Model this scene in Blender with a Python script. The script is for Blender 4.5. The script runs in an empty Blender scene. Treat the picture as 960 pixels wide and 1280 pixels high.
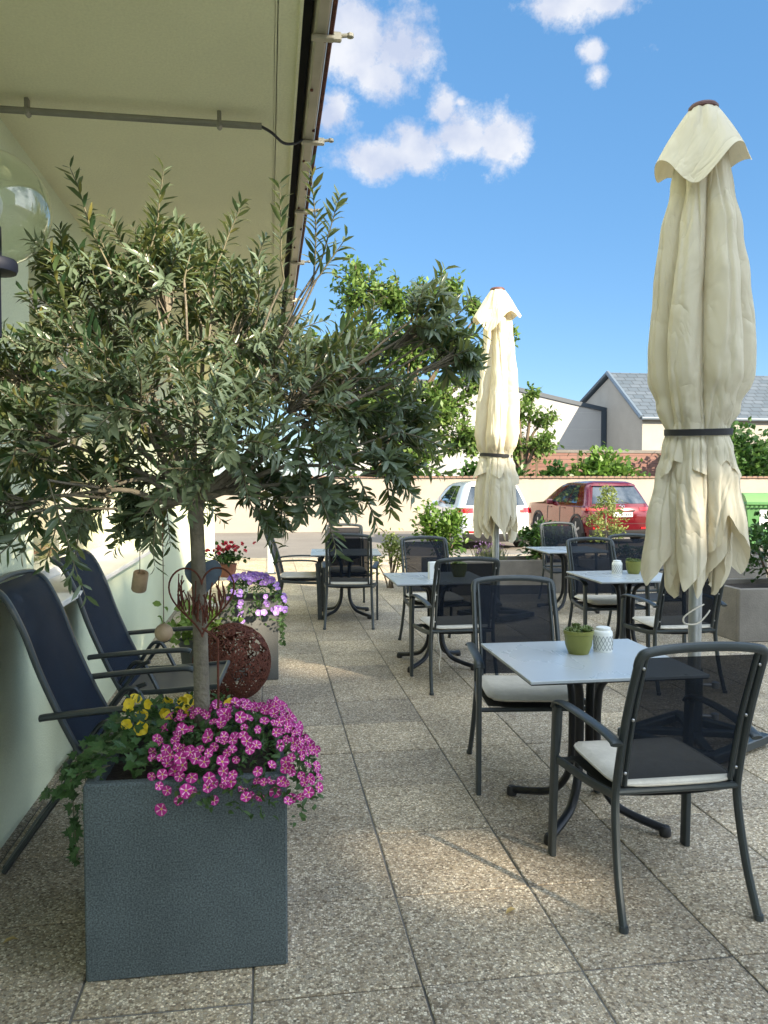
import bpy, bmesh, math, random
from math import sin, cos, pi, radians, sqrt, atan2, exp
from mathutils import Vector, Matrix, Euler, noise as mnoise

random.seed(7)
scene = bpy.context.scene
COL = scene.collection
V = Vector

# ------------------------------------------------------------------ helpers
class MB:
    """collects shapes and links them as one mesh object"""
    def __init__(self):
        self.v = []; self.f = []; self.m = []; self.mi = 0
    def vert(self, p):
        self.v.append(tuple(p)); return len(self.v) - 1
    def face(self, idx):
        self.f.append(tuple(idx)); self.m.append(self.mi)
    def box(self, c, s, rot=None, bev=0.0):
        cx, cy, cz = c; sx, sy, sz = s[0] / 2, s[1] / 2, s[2] / 2
        b = min(bev, sx * .9, sy * .9, sz * .9)
        R = Euler(rot).to_matrix() if rot is not None else None
        def put(p):
            p = V(p)
            if R: p = R @ p
            return self.vert((p.x + cx, p.y + cy, p.z + cz))
        if b <= 0:
            i = [put((x, y, z)) for z in (-sz, sz) for y in (-sy, sy) for x in (-sx, sx)]
            for q in ((0, 2, 3, 1), (4, 5, 7, 6), (0, 1, 5, 4), (2, 6, 7, 3), (0, 4, 6, 2), (1, 3, 7, 5)):
                self.face([i[k] for k in q])
            return
        # chamfered box
        idx = {}
        for X in (-1, 1):
            for Y in (-1, 1):
                for Z in (-1, 1):
                    idx[(X, Y, Z, 0)] = put((X * sx, Y * (sy - b), Z * (sz - b)))
                    idx[(X, Y, Z, 1)] = put((X * (sx - b), Y * sy, Z * (sz - b)))
                    idx[(X, Y, Z, 2)] = put((X * (sx - b), Y * (sy - b), Z * sz))
        def q(*k):
            self.face([idx[a] for a in k])
        for s_ in (-1, 1):
            a = [(s_, -1, -1, 0), (s_, 1, -1, 0), (s_, 1, 1, 0), (s_, -1, 1, 0)]
            q(*(a if s_ > 0 else a[::-1]))
            a = [(-1, s_, -1, 1), (-1, s_, 1, 1), (1, s_, 1, 1), (1, s_, -1, 1)]
            q(*(a if s_ > 0 else a[::-1]))
            a = [(-1, -1, s_, 2), (1, -1, s_, 2), (1, 1, s_, 2), (-1, 1, s_, 2)]
            q(*(a if s_ > 0 else a[::-1]))
        for X in (-1, 1):
            for Y in (-1, 1):
                a = [(X, Y, -1, 0), (X, Y, 1, 0), (X, Y, 1, 1), (X, Y, -1, 1)]
                q(*(a[::-1] if X * Y > 0 else a)[::-1])
                a = [(X, -1, Y, 0), (X, 1, Y, 0), (X, 1, Y, 2), (X, -1, Y, 2)]
                q(*(a if X * Y > 0 else a[::-1]))
                a = [(-1, X, Y, 1), (1, X, Y, 1), (1, X, Y, 2), (-1, X, Y, 2)]
                q(*(a[::-1] if X * Y > 0 else a))
        for X in (-1, 1):
            for Y in (-1, 1):
                for Z in (-1, 1):
                    a = [(X, Y, Z, 0), (X, Y, Z, 1), (X, Y, Z, 2)]
                    q(*(a if X * Y * Z > 0 else a[::-1]))
    def sweep(self, pts, sec, up=(0, 0, 1), closed=False, cap=True, scale=None):
        """sec: list of 2D points (side, up). pts: path."""
        pts = [V(p) for p in pts]; n = len(pts); up = V(up); rings = []
        prev = None
        for i, p in enumerate(pts):
            if closed:
                t = pts[(i + 1) % n] - pts[i - 1]
            else:
                t = pts[min(i + 1, n - 1)] - pts[max(i - 1, 0)]
            if t.length < 1e-9: t = V((0, 0, 1))
            t.normalize()
            side = t.cross(up)
            if side.length < .08 and prev is not None:
                side = prev - t * prev.dot(t)
            if side.length < .02:
                side = t.orthogonal()
            side.normalize()
            if prev is not None and side.dot(prev) < 0: side = -side
            prev = side
            u = side.cross(t); u.normalize()
            k = scale[i] if scale else 1.0
            rings.append([self.vert(p + side * (a * k) + u * (b * k)) for a, b in sec])
        m = len(sec)
        for i in range(n if closed else n - 1):
            A, B = rings[i], rings[(i + 1) % n]
            for j in range(m):
                self.face((A[j], A[(j + 1) % m], B[(j + 1) % m], B[j]))
        if cap and not closed:
            self.face(rings[0][::-1]); self.face(rings[-1])
    def tube(self, pts, r, n=8, closed=False, cap=True, radii=None):
        sec = [(r * cos(2 * pi * k / n), r * sin(2 * pi * k / n)) for k in range(n)]
        sc = [x / r for x in radii] if radii else None
        up = (0, 0, 1)
        d = V(pts[-1]) - V(pts[0])
        if abs(d.z) > .7 * max(d.length, 1e-6): up = (.31, .95, 0)
        self.sweep(pts, sec, up, closed, cap, sc)
    def lathe(self, prof, n=24, c=(0, 0, 0), cap=True):
        rings = []
        for r, z in prof:
            rings.append([self.vert((c[0] + r * cos(2 * pi * k / n), c[1] + r * sin(2 * pi * k / n), c[2] + z)) for k in range(n)])
        for A, B in zip(rings, rings[1:]):
            for j in range(n):
                self.face((A[j], A[(j + 1) % n], B[(j + 1) % n], B[j]))
        if cap:
            self.face(rings[0][::-1]); self.face(rings[-1])
    def disc(self, c, r, axis, n=20, th=.01):
        """solid disc, axis = 'x','y','z'"""
        prof = [(r * .97, -th / 2), (r, -th / 2 + th * .15), (r, th / 2 - th * .15), (r * .97, th / 2)]
        i0 = len(self.v)
        self.lathe(prof, n)
        for i in range(i0, len(self.v)):
            x, y, z = self.v[i]
            if axis == 'x': p = (z, x, y)
            elif axis == 'y': p = (y, z, x)
            else: p = (x, y, z)
            self.v[i] = (p[0] + c[0], p[1] + c[1], p[2] + c[2])
    def prism(self, poly, axis, a, b):
        """poly 2D polygon extruded along axis from a to b. axis x: (y,z); y: (x,z); z: (x,y)"""
        def P(p, t):
            if axis == 'x': return (t, p[0], p[1])
            if axis == 'y': return (p[0], t, p[1])
            return (p[0], p[1], t)
        A = [self.vert(P(p, a)) for p in poly]; B = [self.vert(P(p, b)) for p in poly]
        n = len(poly)
        self.face(A[::-1]); self.face(B)
        for j in range(n):
            self.face((A[j], A[(j + 1) % n], B[(j + 1) % n], B[j]))
    def grid(self, fn, nu, nv, wrap=False):
        ids = [[self.vert(fn(i, j)) for j in range(nv)] for i in range(nu)]
        for i in range(nu - 1):
            for j in range(nv if wrap else nv - 1):
                self.face((ids[i][j], ids[i][(j + 1) % nv], ids[i + 1][(j + 1) % nv], ids[i + 1][j]))
        return ids
    def quad(self, a, b, c, d):
        self.face([self.vert(p) for p in (a, b, c, d)])
    def build(self, name, mats, parent=None, smooth=35, loc=None, fix=True):
        me = bpy.data.meshes.new(name)
        me.from_pydata(self.v, [], self.f)
        if not isinstance(mats, (list, tuple)): mats = [mats]
        for m in mats: me.materials.append(m)
        if len(mats) > 1: me.polygons.foreach_set('material_index', self.m)
        if fix:
            bm = bmesh.new(); bm.from_mesh(me)
            bmesh.ops.recalc_face_normals(bm, faces=bm.faces)
            bm.to_mesh(me); bm.free()
        if smooth:
            me.polygons.foreach_set('use_smooth', [True] * len(me.polygons))
            if smooth < 180: me.set_sharp_from_angle(angle=radians(smooth))
        me.update()
        o = bpy.data.objects.new(name, me); COL.objects.link(o)
        if parent is not None: o.parent = parent
        if loc is not None: o.location = loc
        return o

def spline(pts, n=6, closed=False):
    """Catmull-Rom through pts"""
    P = [V(p) for p in pts]; out = []; N = len(P)
    rng = range(N if closed else N - 1)
    for i in rng:
        if closed:
            a, b, c, d = P[i - 1], P[i], P[(i + 1) % N], P[(i + 2) % N]
        else:
            a, b, c, d = P[max(i - 1, 0)], P[i], P[i + 1], P[min(i + 2, N - 1)]
        for k in range(n):
            t = k / n
            out.append(.5 * ((2 * b) + (c - a) * t + (2 * a - 5 * b + 4 * c - d) * t * t + (3 * b - a - 3 * c + d) * t ** 3))
    if not closed: out.append(P[-1])
    return out

def interp(tab, x):
    if x <= tab[0][0]: return tab[0][1]
    for (a, fa), (b, fb) in zip(tab, tab[1:]):
        if x <= b:
            t = (x - a) / (b - a); t = t * t * (3 - 2 * t)
            return fa + (fb - fa) * t
    return tab[-1][1]
def lerp_tab(tab, x):
    if x <= tab[0][0]: return tab[0][1]
    for (a, fa), (b, fb) in zip(tab, tab[1:]):
        if x <= b:
            t = (x - a) / (b - a); return fa + (fb - fa) * t
    return tab[-1][1]

def tag(o, label=None, cat=None, group=None, kind=None):
    if label: o['label'] = label
    if cat: o['category'] = cat
    if group: o['group'] = group
    if kind: o['kind'] = kind
    return o
def thing(name, label, cat, loc=(0, 0, 0), rz=0.0, group=None):
    o = bpy.data.objects.new(name, None); COL.objects.link(o)
    o.location = loc; o.rotation_euler = (0, 0, rz); o.empty_display_size = .1
    return tag(o, label, cat, group)
def dup(root, loc, rz, label, group=None):
    r = root.copy(); COL.objects.link(r); r.location = loc; r.rotation_euler = (0, 0, rz)
    r['label'] = label
    if group: r['group'] = group
    for ch in list(root.children):
        c = ch.copy(); COL.objects.link(c); c.parent = r
        for g in list(ch.children):
            d = g.copy(); COL.objects.link(d); d.parent = c
    return r

# ------------------------------------------------------------------ materials
def nodes_of(m):
    m.use_nodes = True
    nt = m.node_tree
    return nt, nt.nodes, nt.links, nt.nodes['Principled BSDF']
def ramp(N, stops, interp_='LINEAR'):
    r = N.new('ShaderNodeValToRGB'); e = r.color_ramp.elements; r.color_ramp.interpolation = interp_
    while len(e) > 1: e.remove(e[-1])
    e[0].position = stops[0][0]; e[0].color = (*stops[0][1], 1)
    for p, c in stops[1:]:
        k = e.new(p); k.color = (*c, 1)
    return r
def mat(name, col, rough=.5, metal=0., var=.12, vscale=6., bump=0., bscale=80., spec=.5, coat=0., detail=4, fine=0., fscale=300.):
    m = bpy.data.materials.new(name); nt, N, L, B = nodes_of(m)
    tc = N.new('ShaderNodeTexCoord')
    n1 = N.new('ShaderNodeTexNoise'); n1.inputs['Scale'].default_value = vscale; n1.inputs['Detail'].default_value = detail
    n1.inputs['Roughness'].default_value = .62
    L.new(tc.outputs['Object'], n1.inputs['Vector'])
    r = ramp(N, [(.25, tuple(c * (1 - var) for c in col)), (.75, tuple(min(1, c * (1 + var)) for c in col))])
    L.new(n1.outputs['Fac'], r.inputs['Fac'])
    out = r.outputs['Color']
    if fine:
        n3 = N.new('ShaderNodeTexNoise'); n3.inputs['Scale'].default_value = fscale; n3.inputs['Detail'].default_value = 2
        L.new(tc.outputs['Object'], n3.inputs['Vector'])
        rr = ramp(N, [(.3, (1 - fine,) * 3), (.7, (1 + fine,) * 3)])
        L.new(n3.outputs['Fac'], rr.inputs['Fac'])
        mx = N.new('ShaderNodeMix'); mx.data_type = 'RGBA'; mx.blend_type = 'MULTIPLY'; mx.inputs[0].default_value = 1
        L.new(out, mx.inputs[6]); L.new(rr.outputs['Color'], mx.inputs[7]); out = mx.outputs[2]
    L.new(out, B.inputs['Base Color'])
    B.inputs['Roughness'].default_value = rough; B.inputs['Metallic'].default_value = metal
    B.inputs['Specular IOR Level'].default_value = spec
    B.inputs['Coat Weight'].default_value = coat
    if bump:
        n2 = N.new('ShaderNodeTexNoise'); n2.inputs['Scale'].default_value = bscale; n2.inputs['Detail'].default_value = 3
        L.new(tc.outputs['Object'], n2.inputs['Vector'])
        b = N.new('ShaderNodeBump'); b.inputs['Strength'].default_value = bump; b.inputs['Distance'].default_value = .01
        L.new(n2.outputs['Fac'], b.inputs['Height']); L.new(b.outputs['Normal'], B.inputs['Normal'])
    return m

def leaf_mat(name, cols, back=None, rough=.45, trans=.25, tcol=None, spec=.4):
    """cols: list of colours picked per leaf; back: underside colour"""
    m = bpy.data.materials.new(name); nt, N, L, B = nodes_of(m)
    g = N.new('ShaderNodeNewGeometry')
    st = [(i / max(1, len(cols) - 1), c) for i, c in enumerate(cols)]
    r = ramp(N, st); L.new(g.outputs['Random Per Island'], r.inputs['Fac'])
    out = r.outputs['Color']
    if back:
        mx = N.new('ShaderNodeMix'); mx.data_type = 'RGBA'
        L.new(g.outputs['Backfacing'], mx.inputs[0]); L.new(out, mx.inputs[6]); mx.inputs[7].default_value = (*back, 1)
        out = mx.outputs[2]
    L.new(out, B.inputs['Base Color']); B.inputs['Roughness'].default_value = rough
    B.inputs['Specular IOR Level'].default_value = spec
    t = N.new('ShaderNodeBsdfTranslucent')
    if tcol: t.inputs['Color'].default_value = (*tcol, 1)
    else: L.new(out, t.inputs['Color'])
    ms = N.new('ShaderNodeMixShader'); ms.inputs[0].default_value = trans
    L.new(B.outputs[0], ms.inputs[1]); L.new(t.outputs[0], ms.inputs[2])
    L.new(ms.outputs[0], N['Material Output'].inputs['Surface'])
    return m

M = {}
M['frame'] = mat('frame_grey_metal', (.052, .062, .066), .38, .35, .18, 9, fine=.06)
M['frame_dark'] = mat('dark_metal', (.012, .014, .018), .4, .2, .2, 8)
M['screw'] = mat('screw_steel', (.5, .5, .5), .3, 1.)
M['cushion'] = mat('cushion_cloth', (.58, .55, .48), .9, 0, .12, 9, .5, 34, .2, fine=.07, fscale=500)
M['pole'] = mat('aluminium_pole', (.42, .44, .45), .35, .75, .08, 20)
M['strap'] = mat('strap_black', (.01, .01, .013), .7)
M['pot'] = mat('olive_green_glaze', (.20, .21, .045), .42, 0, .1, 12)
M['ceramic'] = mat('white_ceramic', (.72, .74, .72), .35, 0, .04, 14)
M['rust'] = mat('rusty_iron', (.115, .036, .022), .85, .2, .5, 30, .6, 120)
M['heart_blue'] = mat('painted_heart', (.10, .14, .19), .6, 0, .25, 30)
M['wood'] = mat('turned_wood', (.34, .25, .16), .6, 0, .2, 40)
M['concrete'] = mat('concrete', (.20, .185, .165), .9, 0, .2, 5, .4, 70, .2, fine=.1, fscale=160)
M['fascia'] = mat('gutter_metal', (.42, .38, .29), .45, .4, .15, 6)
M['dark_gap'] = mat('dark_gap', (.016, .018, .02), .8)
M['cable'] = mat('black_cable', (.012, .012, .012), .5)
M['pipe'] = mat('conduit', (.26, .25, .2), .5, .2, .15, 12)
M['white_paint'] = mat('white_paint', (.72, .70, .66), .5, 0, .05, 10)
M['soil'] = mat('soil', (.035, .025, .018), .95, 0, .5, 40, 1., 60)
M['bark'] = mat('grey_bark', (.17, .15, .115), .9, 0, .35, 22, .9, 60)
M['bark_dark'] = mat('brown_bark', (.10, .075, .05), .95, 0, .3, 14, .8, 30)
M['twig'] = mat('twig', (.13, .12, .075), .8, 0, .3, 30)
M['tyre'] = mat('tyre', (.015, .015, .016), .8)
M['rim'] = mat('alloy_rim', (.45, .46, .47), .35, .7)
M['plastic'] = mat('black_plastic', (.018, .018, .02), .55)
M['red_paint'] = mat('red_car_paint', (.12, .003, .008), .18, .45, .03, 3, coat=1.)
M['white_car'] = mat('white_car_paint', (.62, .64, .66), .25, 0, .03, 3, coat=1.)
M['chrome'] = mat('chrome', (.7, .7, .72), .12, 1., .02)
M['tail'] = mat('tail_lamp', (.30, .006, .01), .15, 0, .2, 20, coat=1.)
M['lamp_white'] = mat('clear_lamp', (.75, .75, .72), .15, 0, .05, 20, coat=1.)
M['plate'] = mat('plate_white', (.7, .71, .72), .4, 0, .03)
M['ink'] = mat('ink', (.02, .02, .025), .5)
M['bin_green'] = mat('green_bin', (.06, .17, .05), .5, 0, .15, 4)
M['roofing'] = mat('grey_metal_trim', (.10, .13, .16), .5, .1)
M['asphalt'] = mat('asphalt', (.17, .155, .135), .95, 0, .15, .8, .4, 60, .2, fine=.15, fscale=60)

def sling(name, col, tr):
    m = bpy.data.materials.new(name); nt, N, L, B = nodes_of(m)
    tc = N.new('ShaderNodeTexCoord'); n = N.new('ShaderNodeTexNoise'); n.inputs['Scale'].default_value = 35
    mp = N.new('ShaderNodeMapping'); mp.inputs['Scale'].default_value = (1, 1, .1)
    L.new(tc.outputs['Object'], mp.inputs['Vector']); L.new(mp.outputs['Vector'], n.inputs['Vector'])
    r = ramp(N, [(.3, tuple(c * .75 for c in col)), (.7, tuple(c * 1.25 for c in col))]); L.new(n.outputs['Fac'], r.inputs['Fac'])
    L.new(r.outputs['Color'], B.inputs['Base Color']); B.inputs['Roughness'].default_value = .55; B.inputs['Specular IOR Level'].default_value = .10
    t = N.new('ShaderNodeBsdfTransparent'); ms = N.new('ShaderNodeMixShader'); ms.inputs[0].default_value = tr
    L.new(B.outputs[0], ms.inputs[1]); L.new(t.outputs[0], ms.inputs[2]); L.new(ms.outputs[0], N['Material Output'].inputs['Surface'])
    return m
M['sling'] = sling('mesh_sling', (.005, .009, .017), .08)
M['sling_solid'] = mat('recliner_sling', (.006, .012, .025), .6, 0, .25, 8, .25, 500, .16)
M['seat_sling'] = mat('seat_sling', (.03, .032, .036), .65, 0, .15, 8)
M['recl_seat'] = mat('recliner_seat_sling', (.05, .05, .05), .6, 0, .15, 8)

# table top: pale bluish grey laminate
M['tabletop'] = mat('laminate_top', (.40, .44, .47), .28, 0, .07, 3, spec=.5, fine=.03, fscale=200)
def wear():
    m = M['tabletop']; N, L = m.node_tree.nodes, m.node_tree.links; B = N['Principled BSDF']; tc = N.new('ShaderNodeTexCoord')
    n = N.new('ShaderNodeTexNoise'); n.inputs['Scale'].default_value = 4; n.inputs['Detail'].default_value = 5; n.inputs['Distortion'].default_value = .3
    mp = N.new('ShaderNodeMapping'); mp.inputs['Scale'].default_value = (1, .45, 1); L.new(tc.outputs['Object'], mp.inputs['Vector']); L.new(mp.outputs['Vector'], n.inputs['Vector'])
    r = ramp(N, [(.3, (.25, .25, .25)), (.7, (.33, .33, .33))]); L.new(n.outputs['Fac'], r.inputs['Fac']); L.new(r.outputs['Color'], B.inputs['Roughness'])
wear()
# car glass
def glass_dark(name, col, rough=.03):
    return mat(name, col, rough, 0, .05, 3, spec=.9, coat=1.)
M['glass_dark'] = glass_dark('tinted_glass', (.012, .02, .03))

def clear_glass():
    m = bpy.data.materials.new('clear_glass'); nt, N, L, B = nodes_of(m)
    t = N.new('ShaderNodeBsdfTransparent'); t.inputs['Color'].default_value = (.90, .92, .84, 1)
    g = N.new('ShaderNodeBsdfGlossy'); g.inputs['Roughness'].default_value = .02; g.inputs['Color'].default_value = (1, 1, 1, 1)
    lw = N.new('ShaderNodeLayerWeight'); lw.inputs['Blend'].default_value = .5
    pw = N.new('ShaderNodeMath'); pw.operation = 'POWER'; L.new(lw.outputs['Facing'], pw.inputs[0]); pw.inputs[1].default_value = 3.
    fr = N.new('ShaderNodeMath'); fr.operation = 'MULTIPLY_ADD'; L.new(pw.outputs[0], fr.inputs[0]); fr.inputs[1].default_value = .85; fr.inputs[2].default_value = .10
    ms = N.new('ShaderNodeMixShader'); L.new(fr.outputs[0], ms.inputs[0]); L.new(t.outputs[0], ms.inputs[1]); L.new(g.outputs[0], ms.inputs[2])
    L.new(ms.outputs[0], N['Material Output'].inputs['Surface'])
    return m
M['clear_glass'] = clear_glass()

def cloth_mat():
    m = bpy.data.materials.new('cream_canopy_cloth'); nt, N, L, B = nodes_of(m)
    tc = N.new('ShaderNodeTexCoord'); n = N.new('ShaderNodeTexNoise'); n.inputs['Scale'].default_value = 3.5; n.inputs['Detail'].default_value = 6
    L.new(tc.outputs['Object'], n.inputs['Vector'])
    r = ramp(N, [(.25, (.65, .60, .46)), (.75, (.73, .685, .55))]); L.new(n.outputs['Fac'], r.inputs['Fac'])
    L.new(r.outputs['Color'], B.inputs['Base Color']); B.inputs['Roughness'].default_value = .85; B.inputs['Specular IOR Level'].default_value = .2
    w = N.new('ShaderNodeTexNoise'); w.inputs['Scale'].default_value = 9; w.inputs['Detail'].default_value = 4; w.inputs['Distortion'].default_value = .6
    mp = N.new('ShaderNodeMapping'); mp.inputs['Scale'].default_value = (1, 1, .55)
    L.new(tc.outputs['Object'], mp.inputs['Vector']); L.new(mp.outputs['Vector'], w.inputs['Vector'])
    w.inputs['Scale'].default_value = 4.2; w.inputs['Detail'].default_value = 3; w.inputs['Distortion'].default_value = 1.1
    s1 = N.new('ShaderNodeMath'); s1.operation = 'SUBTRACT'; L.new(w.outputs['Fac'], s1.inputs[0]); s1.inputs[1].default_value = .5
    s2 = N.new('ShaderNodeMath'); s2.operation = 'ABSOLUTE'; L.new(s1.outputs[0], s2.inputs[0])
    s3 = N.new('ShaderNodeMath'); s3.operation = 'POWER'; L.new(s2.outputs[0], s3.inputs[0]); s3.inputs[1].default_value = .7
    bp = N.new('ShaderNodeBump'); bp.inputs['Strength'].default_value = .55; bp.inputs['Distance'].default_value = .05
    L.new(s3.outputs[0], bp.inputs['Height']); L.new(bp.outputs['Normal'], B.inputs['Normal'])
    t = N.new('ShaderNodeBsdfTranslucent'); t.inputs['Color'].default_value = (.75, .62, .38, 1)
    ms = N.new('ShaderNodeMixShader'); ms.inputs[0].default_value = .22
    L.new(B.outputs[0], ms.inputs[1]); L.new(t.outputs[0], ms.inputs[2]); L.new(ms.outputs[0], N['Material Output'].inputs['Surface'])
    return m
M['cloth'] = cloth_mat()

def slab_mat():
    m = bpy.data.materials.new('exposed_aggregate'); nt, N, L, B = nodes_of(m)
    tc = N.new('ShaderNodeTexCoord'); g = N.new('ShaderNodeNewGeometry')
    vo = N.new('ShaderNodeTexVoronoi'); vo.inputs['Scale'].default_value = 126
    L.new(tc.outputs['Object'], vo.inputs['Vector'])
    ve = N.new('ShaderNodeTexVoronoi'); ve.feature = 'DISTANCE_TO_EDGE'; ve.inputs['Scale'].default_value = 126
    L.new(tc.outputs['Object'], ve.inputs['Vector'])
    sp = N.new('ShaderNodeSeparateColor'); L.new(vo.outputs['Color'], sp.inputs[0])
    r = ramp(N, [(0, (.13, .11, .088)), (.16, (.23, .19, .14)), (.34, (.39, .335, .25)), (.52, (.33, .315, .28)), (.68, (.48, .415, .32)), (.84, (.60, .56, .47)), (1, (.76, .73, .65))])
    L.new(sp.outputs[0], r.inputs['Fac'])
    er = ramp(N, [(.0, (.16, .16, .16)), (.16, (1, 1, 1))]); L.new(ve.outputs['Distance'], er.inputs['Fac'])
    mx = N.new('ShaderNodeMix'); mx.data_type = 'RGBA'
    L.new(er.outputs['Color'], mx.inputs[0]); mx.inputs[6].default_value = (.23, .21, .175, 1); L.new(r.outputs['Color'], mx.inputs[7])
    # large stains and slab to slab change
    st = N.new('ShaderNodeTexNoise'); st.inputs['Scale'].default_value = 1.6; st.inputs['Detail'].default_value = 6; st.inputs['Roughness'].default_value = .65
    L.new(tc.outputs['Object'], st.inputs['Vector'])
    sr = ramp(N, [(.3, (.80, .77, .72)), (.7, (1.42, 1.35, 1.23))]); L.new(st.outputs['Fac'], sr.inputs['Fac'])
    m2 = N.new('ShaderNodeMix'); m2.data_type = 'RGBA'; m2.blend_type = 'MULTIPLY'; m2.inputs[0].default_value = 1
    L.new(mx.outputs[2], m2.inputs[6]); L.new(sr.outputs['Color'], m2.inputs[7])
    pr = ramp(N, [(0, (.80, .80, .82)), (1, (1.15, 1.12, 1.07))]); L.new(g.outputs['Random Per Island'], pr.inputs['Fac'])
    m3 = N.new('ShaderNodeMix'); m3.data_type = 'RGBA'; m3.blend_type = 'MULTIPLY'; m3.inputs[0].default_value = 1
    L.new(m2.outputs[2], m3.inputs[6]); L.new(pr.outputs['Color'], m3.inputs[7])
    L.new(m3.outputs[2], B.inputs['Base Color'])
    B.inputs['Roughness'].default_value = .8; B.inputs['Specular IOR Level'].default_value = .3
    bp = N.new('ShaderNodeBump'); bp.inputs['Strength'].default_value = .7; bp.inputs['Distance'].default_value = .003
    L.new(er.outputs['Color'], bp.inputs['Height']); L.new(bp.outputs['Normal'], B.inputs['Normal'])
    return m
M['slab'] = slab_mat()
M['joint'] = mat('joint_mortar', (.15, .145, .135), .95, 0, .75, 1.7, .5, 60, .2, detail=5)

def planter_mat(name, col, sp=.22):
    m = mat(name, col, .75, 0, .22, 3.5, .15, 320, .3, detail=7, fine=sp, fscale=190)
    return m
M['fibre'] = planter_mat('slate_fibre_stone', (.082, .102, .110), .5)
M['fibre2'] = planter_mat('grey_fibre_stone', (.115, .118, .115), .16)

def wall_mat(name, col, var=.06, bs=120, bump=.35):
    m = mat(name, col, .9, 0, var, 1.3, bump, bs, .2, detail=7, fine=.04, fscale=90)
    return m
M['wall_green'] = wall_mat('pale_green_render', (.68, .73, .53))
M['wall_yellow'] = wall_mat('pale_yellow_render', (.60, .56, .33))
M['soffit'] = wall_mat('soffit_render', (.80, .77, .54))
M['garden_wall'] = wall_mat('cream_render', (.28, .25, .215), .1)
M['house_wall'] = wall_mat('white_render', (.28, .265, .235), .08)
M['white_wall'] = wall_mat('bright_white_render', (.31, .31, .305), .05)
M['blind'] = mat('cream_blind', (.62, .56, .36), .8, 0, .05, 3)

def brick_mat(name, c1, c2, mortar, scale, w=.5, h=.25, rot=(0, 0, 0), rough=.9, mort=.02):
    m = bpy.data.materials.new(name); nt, N, L, B = nodes_of(m)
    tc = N.new('ShaderNodeTexCoord'); mp = N.new('ShaderNodeMapping'); mp.inputs['Rotation'].default_value = rot
    L.new(tc.outputs['Object'], mp.inputs['Vector'])
    b = N.new('ShaderNodeTexBrick'); b.inputs['Scale'].default_value = scale
    b.inputs['Color1'].default_value = (*c1, 1); b.inputs['Color2'].default_value = (*c2, 1); b.inputs['Mortar'].default_value = (*mortar, 1)
    b.inputs['Brick Width'].default_value = w; b.inputs['Row Height'].default_value = h; b.inputs['Mortar Size'].default_value = mort
    L.new(mp.outputs['Vector'], b.inputs['Vector']); L.new(b.outputs['Color'], B.inputs['Base Color'])
    B.inputs['Roughness'].default_value = rough
    return m
M['slate'] = brick_mat('slate_roof', (.055, .072, .088), (.082, .10, .118), (.028, .035, .042), 1., .62, .36, rough=.6, mort=.03)
M['board'] = brick_mat('red_brown_boards', (.15, .075, .06), (.18, .10, .08), (.07, .045, .04), 1., 4., .16, rot=(radians(90), 0, 0), mort=.012)

M['olive_leaf'] = leaf_mat('olive_leaf', [(.012, .040, .022), (.022, .058, .030), (.040, .086, .040), (.080, .132, .056), (.22, .20, .06)], (.135, .185, .125), .28, .28, (.27, .32, .09), spec=.5)
M['tree_leaf'] = leaf_mat('tree_leaf', [(.065, .125, .022), (.10, .18, .035), (.14, .225, .05), (.18, .25, .07)], None, .5, .35)
M['bush_leaf'] = leaf_mat('bush_leaf', [(.025, .07, .016), (.045, .10, .022), (.07, .14, .03)], None, .4, .3)
M['bush_light'] = leaf_mat('bush_light_leaf', [(.07, .15, .02), (.10, .19, .03), (.14, .22, .05)], None, .45, .35)
M['ivy'] = leaf_mat('ivy_leaf', [(.03, .075, .02), (.05, .11, .03), (.075, .15, .05)], (.09, .14, .07), .45, .25)
M['petunia_leaf'] = leaf_mat('petunia_leaf', [(.04, .085, .025), (.06, .12, .035), (.085, .15, .05)], None, .5, .25)
M['grey_leaf'] = leaf_mat('grey_leaf', [(.12, .15, .08), (.16, .19, .11), (.20, .22, .10)], None, .6, .25)
M['yellow_leaf'] = leaf_mat('yellowish_leaf', [(.13, .18, .04), (.17, .22, .06), (.22, .25, .08)], None, .55, .3)
M['lime_leaf'] = leaf_mat('lime_leaf', [(.12, .21, .03), (.17, .27, .05), (.21, .30, .07)], None, .5, .3)
M['succ'] = leaf_mat('succulent_leaf', [(.10, .16, .05), (.15, .20, .06), (.20, .24, .09)], None, .5, .15)
M['magenta'] = mat('magenta_petal', (.38, .006, .20), .6, 0, .2, 60)
M['stripe'] = mat('pale_stripe', (.70, .36, .50), .6, 0, .05, 60)
M['eye_y'] = mat('flower_eye', (.55, .40, .05), .6)
M['yellow_petal'] = mat('yellow_petal', (.70, .52, .02), .55, 0, .12, 40)
M['purple'] = mat('purple_petal', (.30, .17, .50), .6, 0, .25, 50)
M['purple_eye'] = mat('purple_eye', (.7, .66, .55), .6)
M['red_petal'] = mat('red_petal', (.62, .05, .09), .6, 0, .3, 30)
M['lav'] = leaf_mat('lavender_head', [(.16, .09, .22), (.24, .15, .30)], None, .7, .2)
M['dry'] = mat('dry_leaf', (.35, .26, .10), .7, 0, .2, 60)

# ------------------------------------------------------------------ camera / light / sky
YAW = math.atan2(144, 970); PIT = math.atan2(39, 970)
cam_d = bpy.data.cameras.new('camera'); cam = bpy.data.objects.new('camera', cam_d); COL.objects.link(cam)
cam.location = (0, 0, 1.5); cam.rotation_euler = (pi / 2 - PIT, 0, -YAW)
cam_d.sensor_fit = 'VERTICAL'; cam_d.sensor_height = 36; cam_d.sensor_width = 27
cam_d.lens = 970 / 1280 * 36; cam_d.clip_start = .05; cam_d.clip_end = 3000
scene.camera = cam

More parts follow.
